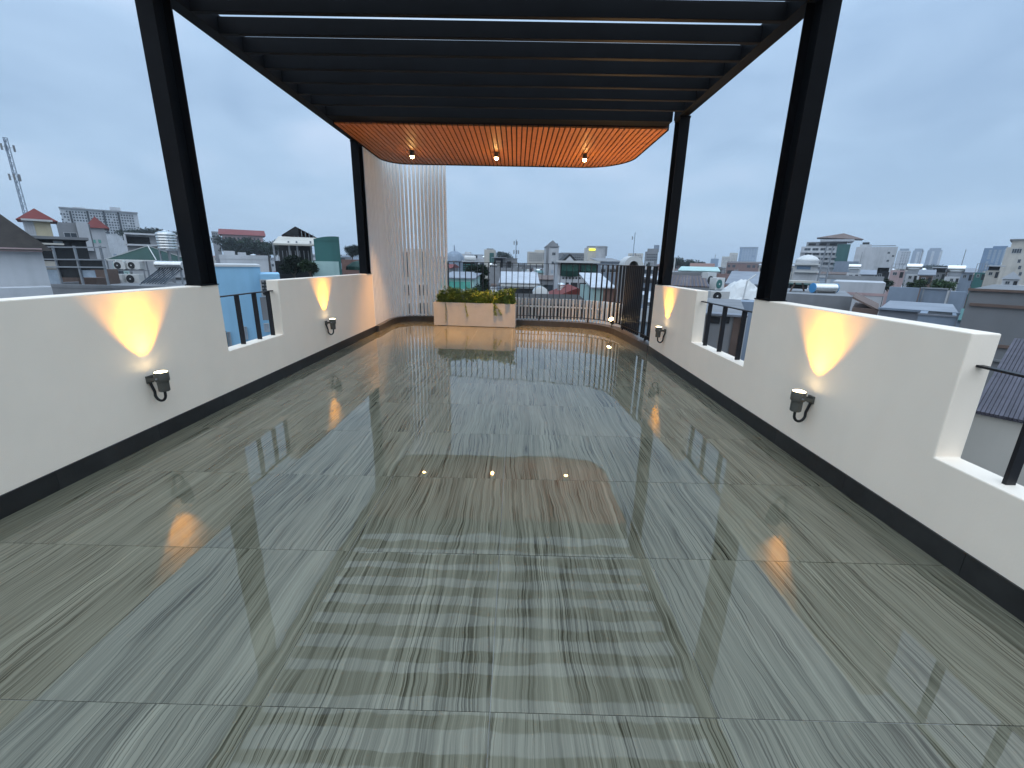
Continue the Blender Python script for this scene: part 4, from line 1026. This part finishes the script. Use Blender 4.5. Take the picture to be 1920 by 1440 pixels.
for px, pyt, pyb, D, w in ((1274, 481, 502, 120, 34), (1298, 485, 503, 125, 36), (1318, 490, 503, 130, 24), (1780, 498, 508, 260, 46), (1812, 500, 510, 250, 40), (1755, 500, 509, 270, 34)):
    k += 1; tree({1274: 'biggest dark tree of the row, beside the far black column', 1298: 'dark tree in the middle of the row above the red roof villa', 1318: 'smallest dark tree at the end of the row above the red roof villa', 1780: 'dark skyline tree in the middle of three, past the towers', 1812: 'dark skyline tree nearest the cream end building', 1755: 'dark skyline tree right below the last tower'}[px], px, pyt, pyb, D, w, 'leafd', k, 800)
h = House('red_roof_villa', 'low villa with a long faded red roof below the trees between the columns', 1296, 1336, 503, 85, 9, M['cream']); h.gable(M['brick'], .4, 1.0, 'x')
h = House('pale_slab_roof', 'long low building with a pale green sheet roof beyond the ribbed roof', 1276, 1345, 509, 48, 8, M['white']); h.lean(M['mint'], .3, .45)
h = House('spire_block', 'small blue block with a spike on the skyline between the columns', 1333, 1348, 485, 700, 25, M['bluepane'], cat='tower'); MB().tube([(0, 5, h.h), (0, 5, h.h + 7)], .6, 6).build('spike', M['galv'], h.t)
h = House('beige_office', 'beige office block beside the blue glass tower', 1354, 1369, 481, 520, 20, M['cream'], cat='office block'); h.grid(1355, 1368, 483, 496, 5, 5, .5, .3, sill=False)
h = House('round_beige_tower', 'tall beige block with a rounded top between office block and blue tower', 1368.5, 1384, 474, 520, 22, M['cream'], cat='office block'); h.grid(1370, 1382, 478, 496, 4, 7, .5, .3, sill=False)
h = House('blue_glass_tower', 'wide blue glass tower on the skyline between the columns', 1388, 1421, 464, 620, 30, M['bluepane'], cat='tower'); h.grid(1389, 1420, 466, 498, 6, 10, .75, .75, 'panelight', False); h.box('crown_band', M['metalb'], 1387, 1422, 463, 465.5, -1, 30)
h = House('hotel', 'stepped grey hotel with dark loggias and a brown roof canopy', 1503, 1592, 462, 120, 16, M['white'], cat='hotel')
h.box('upper_storey', M['grey'], 1512, 1588, 453, 462, 1, 14); h.box('roof_terrace', M['metalw'], 1538, 1602, 449, 453, -1.0, 12)
p = h.L(1572, 449); MB().add([(p.x - 5, 0, p.z + .6), (p.x + 5.5, 0, p.z), (p.x + 5.5, 8, p.z), (p.x - 5, 8, p.z + .6), (p.x + 1, 4, p.z + 1.9)], [(0, 1, 4), (1, 2, 4), (2, 3, 4), (3, 0, 4), (3, 2, 1, 0)]).build('canopy', M['rust'], h.t)
for q in range(4):
    for i in range(4): h.window(1508 + i * 15 + q, 1520 + i * 15 + q, 465 + q * 9, 470 + q * 9, 'pane')
for q in range(4): h.box('floor_band', M['white'], 1502, 1568, 472 + q * 9, 474 + q * 9, -.7, 0)
for q in range(3): h.box('loggia', M['dark'], 1516 + q * 20, 1530 + q * 20, 455.5, 460, .96, 1.0)
h.box('glazed_stair', M['teal'], 1566, 1590, 458, 505, -0.4, 0)
h = House('white_block', 'big blank white block beside the stepped hotel', 1606, 1684, 463, 108, 14, M['white'], cat='block'); h.box('upper_block', M['white'], 1612, 1634, 458, 463, 1, 8); h.box('roof_hut', M['dark'], 1617, 1630, 453.5, 458, 2, 6)
h.box('lower_wing', M['metalb'], 1562, 1606, 490, 530, -0.5, 10)
for a, b in ((1664, 472), (1662, 487), (1672, 478)): h.window(a, a + 5, b, b + 4, 'pane')
h.box('roof_rail', M['galv'], 1634, 1680, 460, 461.5, .2, .5)
for i, (a, b, c) in enumerate(((1684, 1708, 470), (1712, 1733, 470), (1740, 1768, 469))):
    h = House('skyline_tower', ('pale tower with dark floors beside the white block', 'narrow grey blue tower in the middle of the three on the skyline', 'grey blue tower on the skyline, nearest the wooded horizon')[i], a, b, c, (420, 650, 650)[i], 24, M['white'] if i == 0 else M['metalb'], cat='tower', group='three towers on the skyline')
    if i: 
        h.box('white_stripe', M['white'], a + 4, a + 9, c + 2, 499, -.5, 0); h.box('white_stripe', M['white'], b - 9, b - 4, c + 2, 499, -.5, 0)
    else: h.grid(a + 3, b - 2, c + 2, 498, 4, 9, .6, .4, sill=False)
    h.box('crown', M['metalb'], a + 3, b - 3, c - 4, c, 2, 20)
h = House('glass_towers', 'blue glass towers side by side next to the cream end building', 1846, 1886, 465, 210, 16, M['bluepane'], cat='tower'); h.grid(1848, 1884, 468, 505, 4, 12, .6, .8, 'panelight', False); h.box('step', M['bluepane'], 1862, 1890, 461, 465, 2, 14)
h = House('cream_end_building', 'tall cream building cut off by the picture edge', 1888, 2010, 463, 80, 12, M['cream'], cat='building'); h.box('upper_storey', M['cream'], 1897, 2010, 449, 463, .6, 11); h.box('roof_slab', M['grey'], 1894, 2010, 447, 449.5, .2, 11)
h.window(1897, 1916, 466, 475, 'pane', bars=3)
for q in range(3): h.window(1908 + q, 1914 + q, 486 + q * 12, 493 + q * 12, 'pane')
h = House('drum_house', 'round pale house with a shallow white dome beside the near black column', 1492, 1536, 489, 46, 4, M['white']); 
p = h.L(1514, 489); R_ = h.w / 2
MB().lathe([(R_ * 1.04, h.h), (R_ * 1.04, h.h + .15), (R_ * .8, h.h + .42), (R_ * .4, h.h + .62), (.05, h.h + .7)], 24, (0, 2, 0)).build('dome', M['acwhite'], h.t, smooth=True)
h.box('blue_window', M['bluepane'], 1494, 1520, 499, 505, -.05, 0); h.box('floor_band', M['acwhite'], 1490, 1538, 494, 497, -.4, 4); h.box('floor_band', M['acwhite'], 1490, 1538, 508, 511, -.4, 4)

h = House('concrete_terrace', 'bare concrete roof terrace just over the wall beside the near black column', 1430, 1600, 552, 16.5, 5, M['grey'])
solar('stainless horizontal tank with a blue end cap on the concrete terrace', 1534, 1576, 541, 17.2, 0.20, h.z1 + .001, endm='plastic', panel=False)
t = thing('work_table', 'rickety concrete topped table on the concrete terrace', 'table', (at(1508, 545, 18).x, 18, h.z1 + .001)); zz = at(1508, 527, 18).z - h.z1
MB().box(-.6, .6, 0, .9, zz - .08, zz).build('table_top', M['cream'], t)
for sx in (-.5, .5):
    for y in (.1, .8): MB().bar((sx * 1.1, y, 0), (sx * .8, y, zz - .08), .05).build('leg', M['rust'], t)
t = thing('ladder', 'pale ladder leaning above the concrete terrace', 'ladder', (at(1544, 548, 20.5).x, 20.5, h.z1 + .001)); q = at(1562, 462, 20.5); q2 = at(1550, 462, 20.5)
for dx, e_ in ((0, q), (-.45, q2)): MB().bar((dx, 0, 0), (e_.x - t.location.x, 0, e_.z - h.z1), .05).build('rail', M['galv'], t)
for i in range(7):
    f_ = (i + .6) / 7.2; MB().bar(((e_.x - t.location.x) * f_ - .45 * (1 - f_), 0, (q.z - h.z1) * f_), ((q.x - t.location.x) * f_, 0, (q.z - h.z1) * f_), .03).build('rung', M['galv'], t)
h = House('pink_band_house', 'white walled house with a faint pink band and mossy parapet', 1562, 1662, 529, 27, 6, M['white']); h.box('pink_band', M['pink'], 1580, 1662, 549, 554, -.03, 0); h.box('mossy_parapet', M['grey'], 1538, 1664, 519, 528, 5.0, 5.4)
h = House('brown_sheet_roof', 'small shed with a sloping rusty brown roof behind the wall', 1598, 1648, 578, 13.4, 3, M['rust'])
a, b, c_ = h.L(1594, 577), h.L(1648, 581), h.L(1597, 556)
MB().add([(a.x, 0, c_.z), (b.x, 0, b.z), (b.x, 2.5, b.z + .05), (a.x, 2.5, c_.z + .05), (a.x, 0, c_.z - .06), (b.x, 0, b.z - .06), (b.x, 2.5, b.z), (a.x, 2.5, c_.z)], [(0, 1, 2, 3), (7, 6, 5, 4), (0, 4, 5, 1), (1, 5, 6, 2), (3, 2, 6, 7), (0, 3, 7, 4)]).build('roof', M['rust'], h.t)
for i, (a, b, c_) in enumerate(((1668, 1725, 539), (1727, 1778, 541), (1780, 1812, 547))):
    h = House('sheet_wall', ('blue grey sheet screen wall nearest the white pink-banded house', 'blue grey sheet screen with a pale frame, middle of three', 'short blue grey sheet screen next to the grey end house')[i], a, b, c_, 17.5 + .02 * i, .3, M['metalb'], cat='sheet wall', group='blue grey sheet walls')
    if i == 1:
        for e_ in ((1726, 1729), (1776, 1779)): h.box('frame_post', M['galv'], e_[0], e_[1], 540, 580, -.06, 0)
        h.box('frame_rail', M['galv'], 1726, 1779, 539.5, 542, -.06, 0)
h = House('flat_grey_roof', 'flat grey sheet roof in front of the blue grey sheet screens', 1648, 1800, 583, 11.6, 4.5, M['metal']); h.box('gutter', M['metalb'], 1646, 1802, 581, 585, -.1, 0)
h = House('duct_box', 'grey metal duct box with dark slots just over the wall', 1722, 1795, 592, 9.4, 1.3, M['metalb'], cat='duct box')
for q in range(2): MB().box(-h.w * .28, h.w * .38, .25 + q * .5, .55 + q * .5, h.h + .001, h.h + .03).build('slot', M['dark'], h.t)
h.box('lip', M['metal'], 1720, 1797, 589, 592.5, -.03, 0)
h = House('grey_end_house', 'large grey house with brown string courses at the picture edge', 1818, 2100, 548, 8.2, 6, M['grey'])
h.box('string_course', M['rust'], 1814, 2100, 546, 551, -.06, 0); h.box('string_course', M['rust'], 1816, 2100, 576, 582, -.05, 0); h.box('string_course', M['rust'], 1816, 2100, 655, 661, -.05, 0); h.box('string_course', M['grey'], 1816, 2100, 685, 689, -.07, 0)
h = House('plum_roof_house', 'low olive house with a dark plum ribbed roof below the end opening', 1812, 2080, 800, 3.9, 2.2, M['cream'], zb=GZ)
for i in range(26):
    x = -h.w / 2 + h.w * (i + .5) / 26; MB().bar((x, -.05, h.h + .03), (x, 2.4, h.h + .62), h.w / 26 * .86, .035).build('roof_rib', M['darkroof'], h.t)
MB().add([(-h.w / 2, 0, h.h + .012), (h.w / 2, 0, h.h + .012), (h.w / 2, 2.4, h.h + .6), (-h.w / 2, 2.4, h.h + .6)], [(0, 1, 2, 3)]).build('roof_deck', M['darkroof'], h.t)

# --- small roofs crowded between the white block and the picture edge
for a, b, tpy, D, m_, rf, ad, lab in (
        (1588, 1612, 512, 52, 'white', 'flat', 'tank', 'narrow white roof hut with a steel tank below the hotel end'),
        (1614, 1640, 516, 46, 'grey', 'lean', '', 'grey sheet roofed hut under the middle of the white block'),
        (1642, 1668, 510, 50, 'dark', 'flat', 'canopy', 'dark roof hut with an overhanging slab under the white block edge'),
        (1670, 1698, 507, 60, 'pink', 'flat', '', 'pinkish roof hut below the pale skyline tower'),
        (1700, 1722, 514, 44, 'white', 'flat', 'tank', 'white roof hut with a steel tank below the narrow skyline tower'),
        (1724, 1750, 517, 40, 'rust', 'lean', '', 'rusty brown sheet roof behind the middle sheet screen'),
        (1752, 1774, 511, 48, 'grey', 'flat', 'canopy', 'grey ribbed hut with a pale slab roof below the last skyline tower'),
        (1778, 1800, 519, 40, 'white', 'flat', 'tank', 'white roof hut with a steel tank below the wooded skyline'),
        (1802, 1826, 512, 50, 'metalb', 'lean', '', 'blue grey sheet roofed hut below the wooded skyline'),
        (1828, 1848, 511, 44, 'teal', 'flat', '', 'dark green box hut below the glass towers'),
        (1850, 1876, 507, 54, 'cream', 'flat', 'canopy', 'cream hut with an overhanging slab below the glass towers'),
        (1880, 1912, 524, 38, 'white', 'gable', '', 'white gable roofed hut below the cream end building')):
    h = House('roof_hut', lab, a, b, tpy, D, 3.0, M[m_], group='small roof huts crowded beyond the wall')
    if rf == 'lean': h.lean(M['metal'], .15, .5)
    elif rf == 'gable': h.gable(M['metalw'], .15, .7, 'y')
    w3 = (b - a) / 3
    h.window(a + w3 * .4, a + w3 * 1.3, tpy + 3, tpy + 9, 'pane'); h.box('doorway', M['dark'], a + w3 * 1.8, a + w3 * 2.5, tpy + 3, tpy + 14, -.03, 0)
    if ad == 'tank':
        MB().tube([(-.6, 1.2, h.h + .75), (.6, 1.2, h.h + .75)], .36, 14).build('roof_tank', M['inox'], h.t, smooth=True); MB().box(-.45, .45, 1.0, 1.4, h.h + .001, h.h + .42).build('tank_stand', M['galv'], h.t)
        MB().tube([(h.w * .35, 2, h.h), (h.w * .35, 2, h.h + 2.6)], .03, 5).build('aerial', M['galv'], h.t)
    if ad == 'canopy':
        MB().box(-h.w / 2 - .3, h.w / 2 + .3, -.5, 3.1, h.h + .5, h.h + .62).build('roof_slab', M['metalw'], h.t); MB().box(-h.w / 2 + .1, h.w / 2 - .1, .3, 2.8, h.h + .001, h.h + .5).build('upper_room', M['dark'], h.t)
    if ad == '' and rf == 'flat':
        for q in range(5): MB().bar((-h.w / 2 + h.w * q / 4, .05, h.h), (-h.w / 2 + h.w * q / 4, .05, h.h + .9), .05).build('baluster', M['galv'], h.t)
        MB().bar((-h.w / 2, .05, h.h + .9), (h.w / 2, .05, h.h + .9), .05).build('roof_rail', M['galv'], h.t)
tree('dark bush growing among the crowded roof huts below the skyline towers', 1738, 524, 542, 30, 30, 'leafm', 71, 900, leafs=.14)
tree('green bush beside the grey end house, among the roof huts', 1788, 526, 544, 29, 34, 'leafm', 72, 900, leafs=.14)
tree('dark tree right behind the rusty brown shed roof', 1672, 522, 545, 33, 26, 'leafd', 73, 900, leafs=.15)

# --- generic low houses that fill the view between
MARKS = [(60, 'below the red pyramid roof'), (180, 'below the long apartment block'), (300, 'beside the tall steel tank'), (370, 'behind the near left-hand column'), (450, 'below the pink hill villa'), (555, 'beside the red gable canopy'), (612, 'beside the teal tower'), (665, 'by the far left-hand column'), (770, 'behind the white slat screen'), (850, 'below the grey dome'), (900, 'behind the planter trees'), (968, 'below the thin antenna mast'), (1036, 'beside the tower house'), (1070, 'above the green awnings'), (1110, 'below the yellow sign'), (1160, 'behind the black fence bend'), (1197, 'below the arched hood'), (1245, 'behind the far right-hand column'), (1300, 'below the row of trees'), (1350, 'below the beige office block'), (1405, 'below the blue glass tower'), (1460, 'behind the near right-hand column'), (1515, 'below the round domed house'), (1550, 'below the stepped hotel'), (1640, 'below the white block'), (1696, 'below the pale skyline tower'), (1725, 'below the narrow skyline tower'), (1755, 'below the last skyline tower'), (1810, 'below the wooded skyline'), (1865, 'below the side-by-side glass towers'), (1900, 'below the cream end building')]
WALLS = ['white', 'white', 'white', 'grey', 'grey', 'grey', 'cream', 'pink', 'mint', 'metalb', 'metalb', 'brick']
NAMES = {'white': 'white', 'grey': 'grey', 'cream': 'cream', 'pink': 'pinkish', 'mint': 'mint green', 'metalb': 'blue grey', 'brick': 'brick'}
r = random.Random(77)
count = 0
for D, wmin, wmax, lo, hi in ((21, 4, 6, -5.5, -2.2), (29, 4, 6, -5.0, -1.6), (37, 4, 6.5, -5, -1.2), (47, 4, 7, -5, -0.9), (60, 4.5, 8, -4.5, -.4), (76, 6, 9, -4.5, 0.3), (97, 7, 11, -4.5, 1.0), (124, 8, 15, -4.5, 2.2), (160, 10, 19, -4.5, 2.8), (215, 13, 26, -4, 3.8), (300, 18, 40, -4, 5.0), (430, 30, 60, -4, 6.0), (25, 2.4, 3.6, -4.5, -1.6), (33, 2.4, 3.8, -4.2, -1.0), (42, 2.6, 4, -4, -.6), (54, 2.8, 4.5, -4, -.2), (68, 3, 5, -4, .3), (86, 3.5, 6, -4, .8), (110, 4, 7, -4, 1.4), (140, 5, 8, -4, 1.8)):
    x = -1.36 * D
    while x < 1.36 * D:
        w = r.uniform(wmin, wmax); d = min(r.uniform(0.7, 1.0) * (D * 0.16 + 1.5), 14)
        y = D + r.uniform(0, D * 0.05); z1 = r.uniform(lo, hi)
        if abs(x + w / 2) > 0.75 * D: z1 = min(z1, 0.8)
        th = math.atan2(x + w / 2, y); th = th if abs(th) > 0.3 else 0.0
        fx, fy = Vector((math.cos(th), -math.sin(th))), Vector((math.sin(th), math.cos(th)))
        cs = [Vector((x + w / 2, y)) + fx * i * w / 2 + fy * j * d for i in (-1, 1) for j in (0, 1)]
        ab = (min(q.x for q in cs), max(q.x for q in cs), min(q.y for q in cs), max(q.y for q in cs))
        if free(ab[0], ab[1], ab[2], ab[3], 0.1) and count < 300:
            wm = r.choice(WALLS); rk = r.choice(('flat', 'flat', 'flat', 'lean', 'gable', 'hip'))
            kind = {'flat': 'flat roofed', 'lean': 'sheet roofed', 'gable': 'gable roofed', 'hip': 'hip roofed'}[rk]
            px_ = 960 + FPX * (x + w / 2) / y
            far = ('near', 'mid-distance', 'far')[(D > 50) + (D > 130)]
            wh = min(MARKS, key=lambda q: abs(q[0] - px_))[1]
            h = House.__new__(House)
            h.x0, h.x1, h.z1, h.D, h.depth, h.cx, h.zb = x, x + w, z1, y, d, x + w / 2, GZ
            h.w, h.h = w, z1 - GZ
            h.t = thing('town_house', f'{far} {NAMES[wm]} {kind} house {wh}', 'house', (h.cx, y, GZ), -th, group=f'{far} town houses {wh}')
            body = MB().box(-w / 2, w / 2, 0, d, 0, h.h)
            if rk == 'flat':
                e_ = 0.5
                body.box(-w / 2, w / 2, -.02, .15, h.h + .001, h.h + e_).box(-w / 2, w / 2, d - .15, d, h.h + .001, h.h + e_).box(-w / 2, -w / 2 + .15, .15, d - .15, h.h + .001, h.h + e_).box(w / 2 - .15, w / 2, .15, d - .15, h.h + .001, h.h + e_)
            body.build('wall', M[wm], h.t)
            if rk == 'lean': h.lean(M[r.choice(('metal', 'metalw', 'metal', 'rust', 'teal'))], .3, r.uniform(.3, 1.0))
            elif rk == 'gable': h.gable(M[r.choice(('redroof', 'metal', 'brick', 'metalw', 'brownroof'))], .3, r.uniform(.7, 1.5), r.choice('xy'))
            elif rk == 'hip': h.hip(M[r.choice(('redroof', 'brick', 'brownroof', 'metal'))], .3, r.uniform(.7, 1.4))
            else:
                bw = w * r.uniform(.25, .45); bx0 = r.uniform(-w / 2 + .2, w / 2 - bw - .2); bh = r.uniform(1.2, 2.3)
                MB().box(bx0, bx0 + bw, d * .35, d * .8, h.h + .001, h.h + bh).box(bx0 - .15, bx0 + bw + .15, d * .35 - .2, d * .8 + .15, h.h + bh, h.h + bh + .1).build('stair_hut', M[r.choice(('white', 'grey', 'metalw', 'cream'))], h.t)
                MB().box(bx0 + bw * .3, bx0 + bw * .6, d * .35 - .03, d * .35, h.h + .2, h.h + min(1.7, bh - .2)).build('hut_door', M['dark'], h.t)
                if r.random() < .6 and D < 130:
                    ry = .25; rl = MB()
                    for z_ in (.45, .95): rl.bar((-w / 2 + .1, ry, h.h + .45 + z_), (w / 2 - .1, ry, h.h + .45 + z_), .05)
                    for i in range(int(w / .8) + 1): rl.bar((-w / 2 + .1 + i * .8, ry, h.h + .4), (-w / 2 + .1 + i * .8, ry, h.h + 1.4), .04)
                    rl.build('roof_railing', M[r.choice(('galv', 'dark', 'rust'))], h.t)
                for q_ in range(r.randint(1, 4) if D < 170 else 0):
                    bx_, by_, bw_, bh_ = r.uniform(-w / 2 + .2, w / 2 - 1.2), r.uniform(.3, d * .6), r.uniform(.5, 1.2), r.uniform(.5, 1.5)
                    MB().box(bx_, bx_ + bw_, by_, by_ + bw_ * .7, h.h + .001, h.h + .3 + bh_).build('roof_box', M[r.choice(('acwhite', 'grey', 'dark', 'rust', 'galv', 'metalb', 'leafd'))], h.t)
                if r.random() < .4 and D < 160:
                    ax = r.uniform(-w / 2 + .3, w / 2 - .3); MB().tube([(ax, d * .5, h.h), (ax, d * .5, h.h + r.uniform(2, 4))], .05, 5).build('aerial', M['galv'], h.t)
                if r.random() < .5 and D < 110:
                    ax = r.uniform(-w / 2 + .2, 0); aw = w * r.uniform(.3, .5); az = h.h + r.uniform(1.6, 2.4)
                    MB().box(ax, ax + aw, .3, d * .6, az, az + .06).build('roof_canopy', M[r.choice(('metal', 'greenroof', 'rust', 'metalw', 'brownroof'))], h.t)
                    for qx in (ax + .1, ax + aw - .1): MB().bar((qx, .4, h.h + .1), (qx, .4, az), .06).build('canopy_post', M['galv'], h.t)
                    MB().box(ax + .2, ax + aw - .2, d * .5, d * .58, h.h + .1, az - .02).build('canopy_back', M['dark'], h.t)
                if r.random() < .65 and D < 230:
                    tx = r.uniform(-w / 2 + .8, w / 2 - .8); tr_ = r.uniform(.4, .6)
                    if r.random() < .6:
                        MB().tube([(tx - .7, d * .2, h.h + .9), (tx + .7, d * .2, h.h + .9)], tr_ * .8, 12).build('roof_tank', M['inox'], h.t, smooth=True)
                        MB().box(tx - .5, tx + .5, d * .2 - .25, d * .2 + .25, h.h + .001, h.h + .6).build('tank_stand', M['galv'], h.t)
                    else:
                        MB().lathe([(tr_, .5), (tr_, 1.7), (tr_ * .5, 1.95)], 12, (tx, d * .2, h.h)).build('roof_tank', M['inox'], h.t, smooth=True)
                        MB().box(tx - .4, tx + .4, d * .2 - .3, d * .2 + .3, h.h + .001, h.h + .5).build('tank_stand', M['galv'], h.t)
            nx = max(2, int(w / 2.2)); nz = 2 if D < 110 else 1
            p, q = MB(), MB()
            for i in range(nx):
                for k in range(nz):
                    if r.random() < .15: continue
                    xx = -w / 2 + w * (i + .5) / nx; zz = h.h - 1.5 - 3.1 * k; a_ = w / nx * r.uniform(.22, .34)
                    p.box(xx - a_, xx + a_, -.04, 0, zz - .7, zz + .6); q.box(xx - a_ - .1, xx + a_ + .1, -.25, 0, zz + .65, zz + .75)
            if p.v:
                o = p.build('window_rows', M[r.choice(('pane', 'pane', 'panelight', 'pane'))], h.t, kind='stuff'); q.build('hood_rows', M['grey'], o, kind='stuff')
            if r.random() < .35 and D < 90:
                c_ = M[r.choice(('greencloth', 'metalw', 'metal', 'rust'))]
                MB().add([(-w * .4, 0, h.h - 2.5), (w * .4, 0, h.h - 2.5), (w * .4, -1.0, h.h - 2.9), (-w * .4, -1.0, h.h - 2.9), (-w * .4, 0, h.h - 2.56), (w * .4, 0, h.h - 2.56), (w * .4, -1.0, h.h - 2.96), (-w * .4, -1.0, h.h - 2.96)], [(3, 2, 1, 0), (4, 5, 6, 7), (0, 1, 5, 4), (2, 3, 7, 6), (1, 2, 6, 5), (3, 0, 4, 7)]).build('awning', c_, h.t)
            FOOT.append(ab); count += 1; x = max(x, ab[1] - w)
        x += w + r.uniform(0.2, 1.0)
# look-alike houses under one landmark: tell them apart by their order from left to right
dups = {}
for o in list(col.objects):
    if o.name.startswith('town_house') and o.parent is None: dups.setdefault(o['label'], []).append(o)
for lab, os_ in dups.items():
    if len(os_) < 2: continue
    os_.sort(key=lambda o: o.location.x / o.location.y)
    for i, o in enumerate(os_):
        o['label'] = ('leftmost', 'rightmost')[i] + ' ' + lab if len(os_) == 2 else ('first from left', 'second from left', 'third from left', 'fourth from left', 'fifth from left', 'sixth from left')[min(i, 5)] + ', ' + lab
# trees scattered between the houses
k = 100
for i in range(34):
    D = r.uniform(40, 240); x = r.uniform(-1.25, 1.25) * D; R_ = r.uniform(2.0, 4.5)
    if not free(x - 1, x + 1, D, D + 2): continue
    px = 960 + FPX * x / D; hz = 491.5 + (px - 960) * 0.02
    ztop = r.uniform(-2.5, 1.6); pyt = hz + (1.57 - ztop) * FPX / D; pyb = hz + (1.57 - ztop + R_ * 1.5) * FPX / D
    k += 1; tree('small green tree ' + min(MARKS, key=lambda q: abs(q[0] - px))[1] + ('' if D < 80 else ', farther off' if D < 140 else ', in the far distance'), px, pyt, pyb, D, 2 * R_ * FPX / D, r.choice(('leafd', 'leafm')), k, 420, 'small trees between the far rooftops')

# ---------------------------------------------------------------- damp air between the terrace and the skyline
hm = bpy.data.materials.new('damp air'); hm.use_nodes = True
hn = hm.node_tree.nodes; hn.remove(hn['Principled BSDF'])
pv = hn.new('ShaderNodeVolumePrincipled'); pv.inputs['Color'].default_value = (0.82, 0.90, 1.0, 1); pv.inputs['Density'].default_value = 0.00055; pv.inputs['Anisotropy'].default_value = 0.2
hm.node_tree.links.new(pv.outputs[0], hn['Material Output'].inputs['Volume'])
hz = MB().box(-1520, 1520, -420, 1620, GZ - 2, 75).build('haze', hm)
tag(hz, 'thin blue damp haze over the whole city', None, kind='stuff')
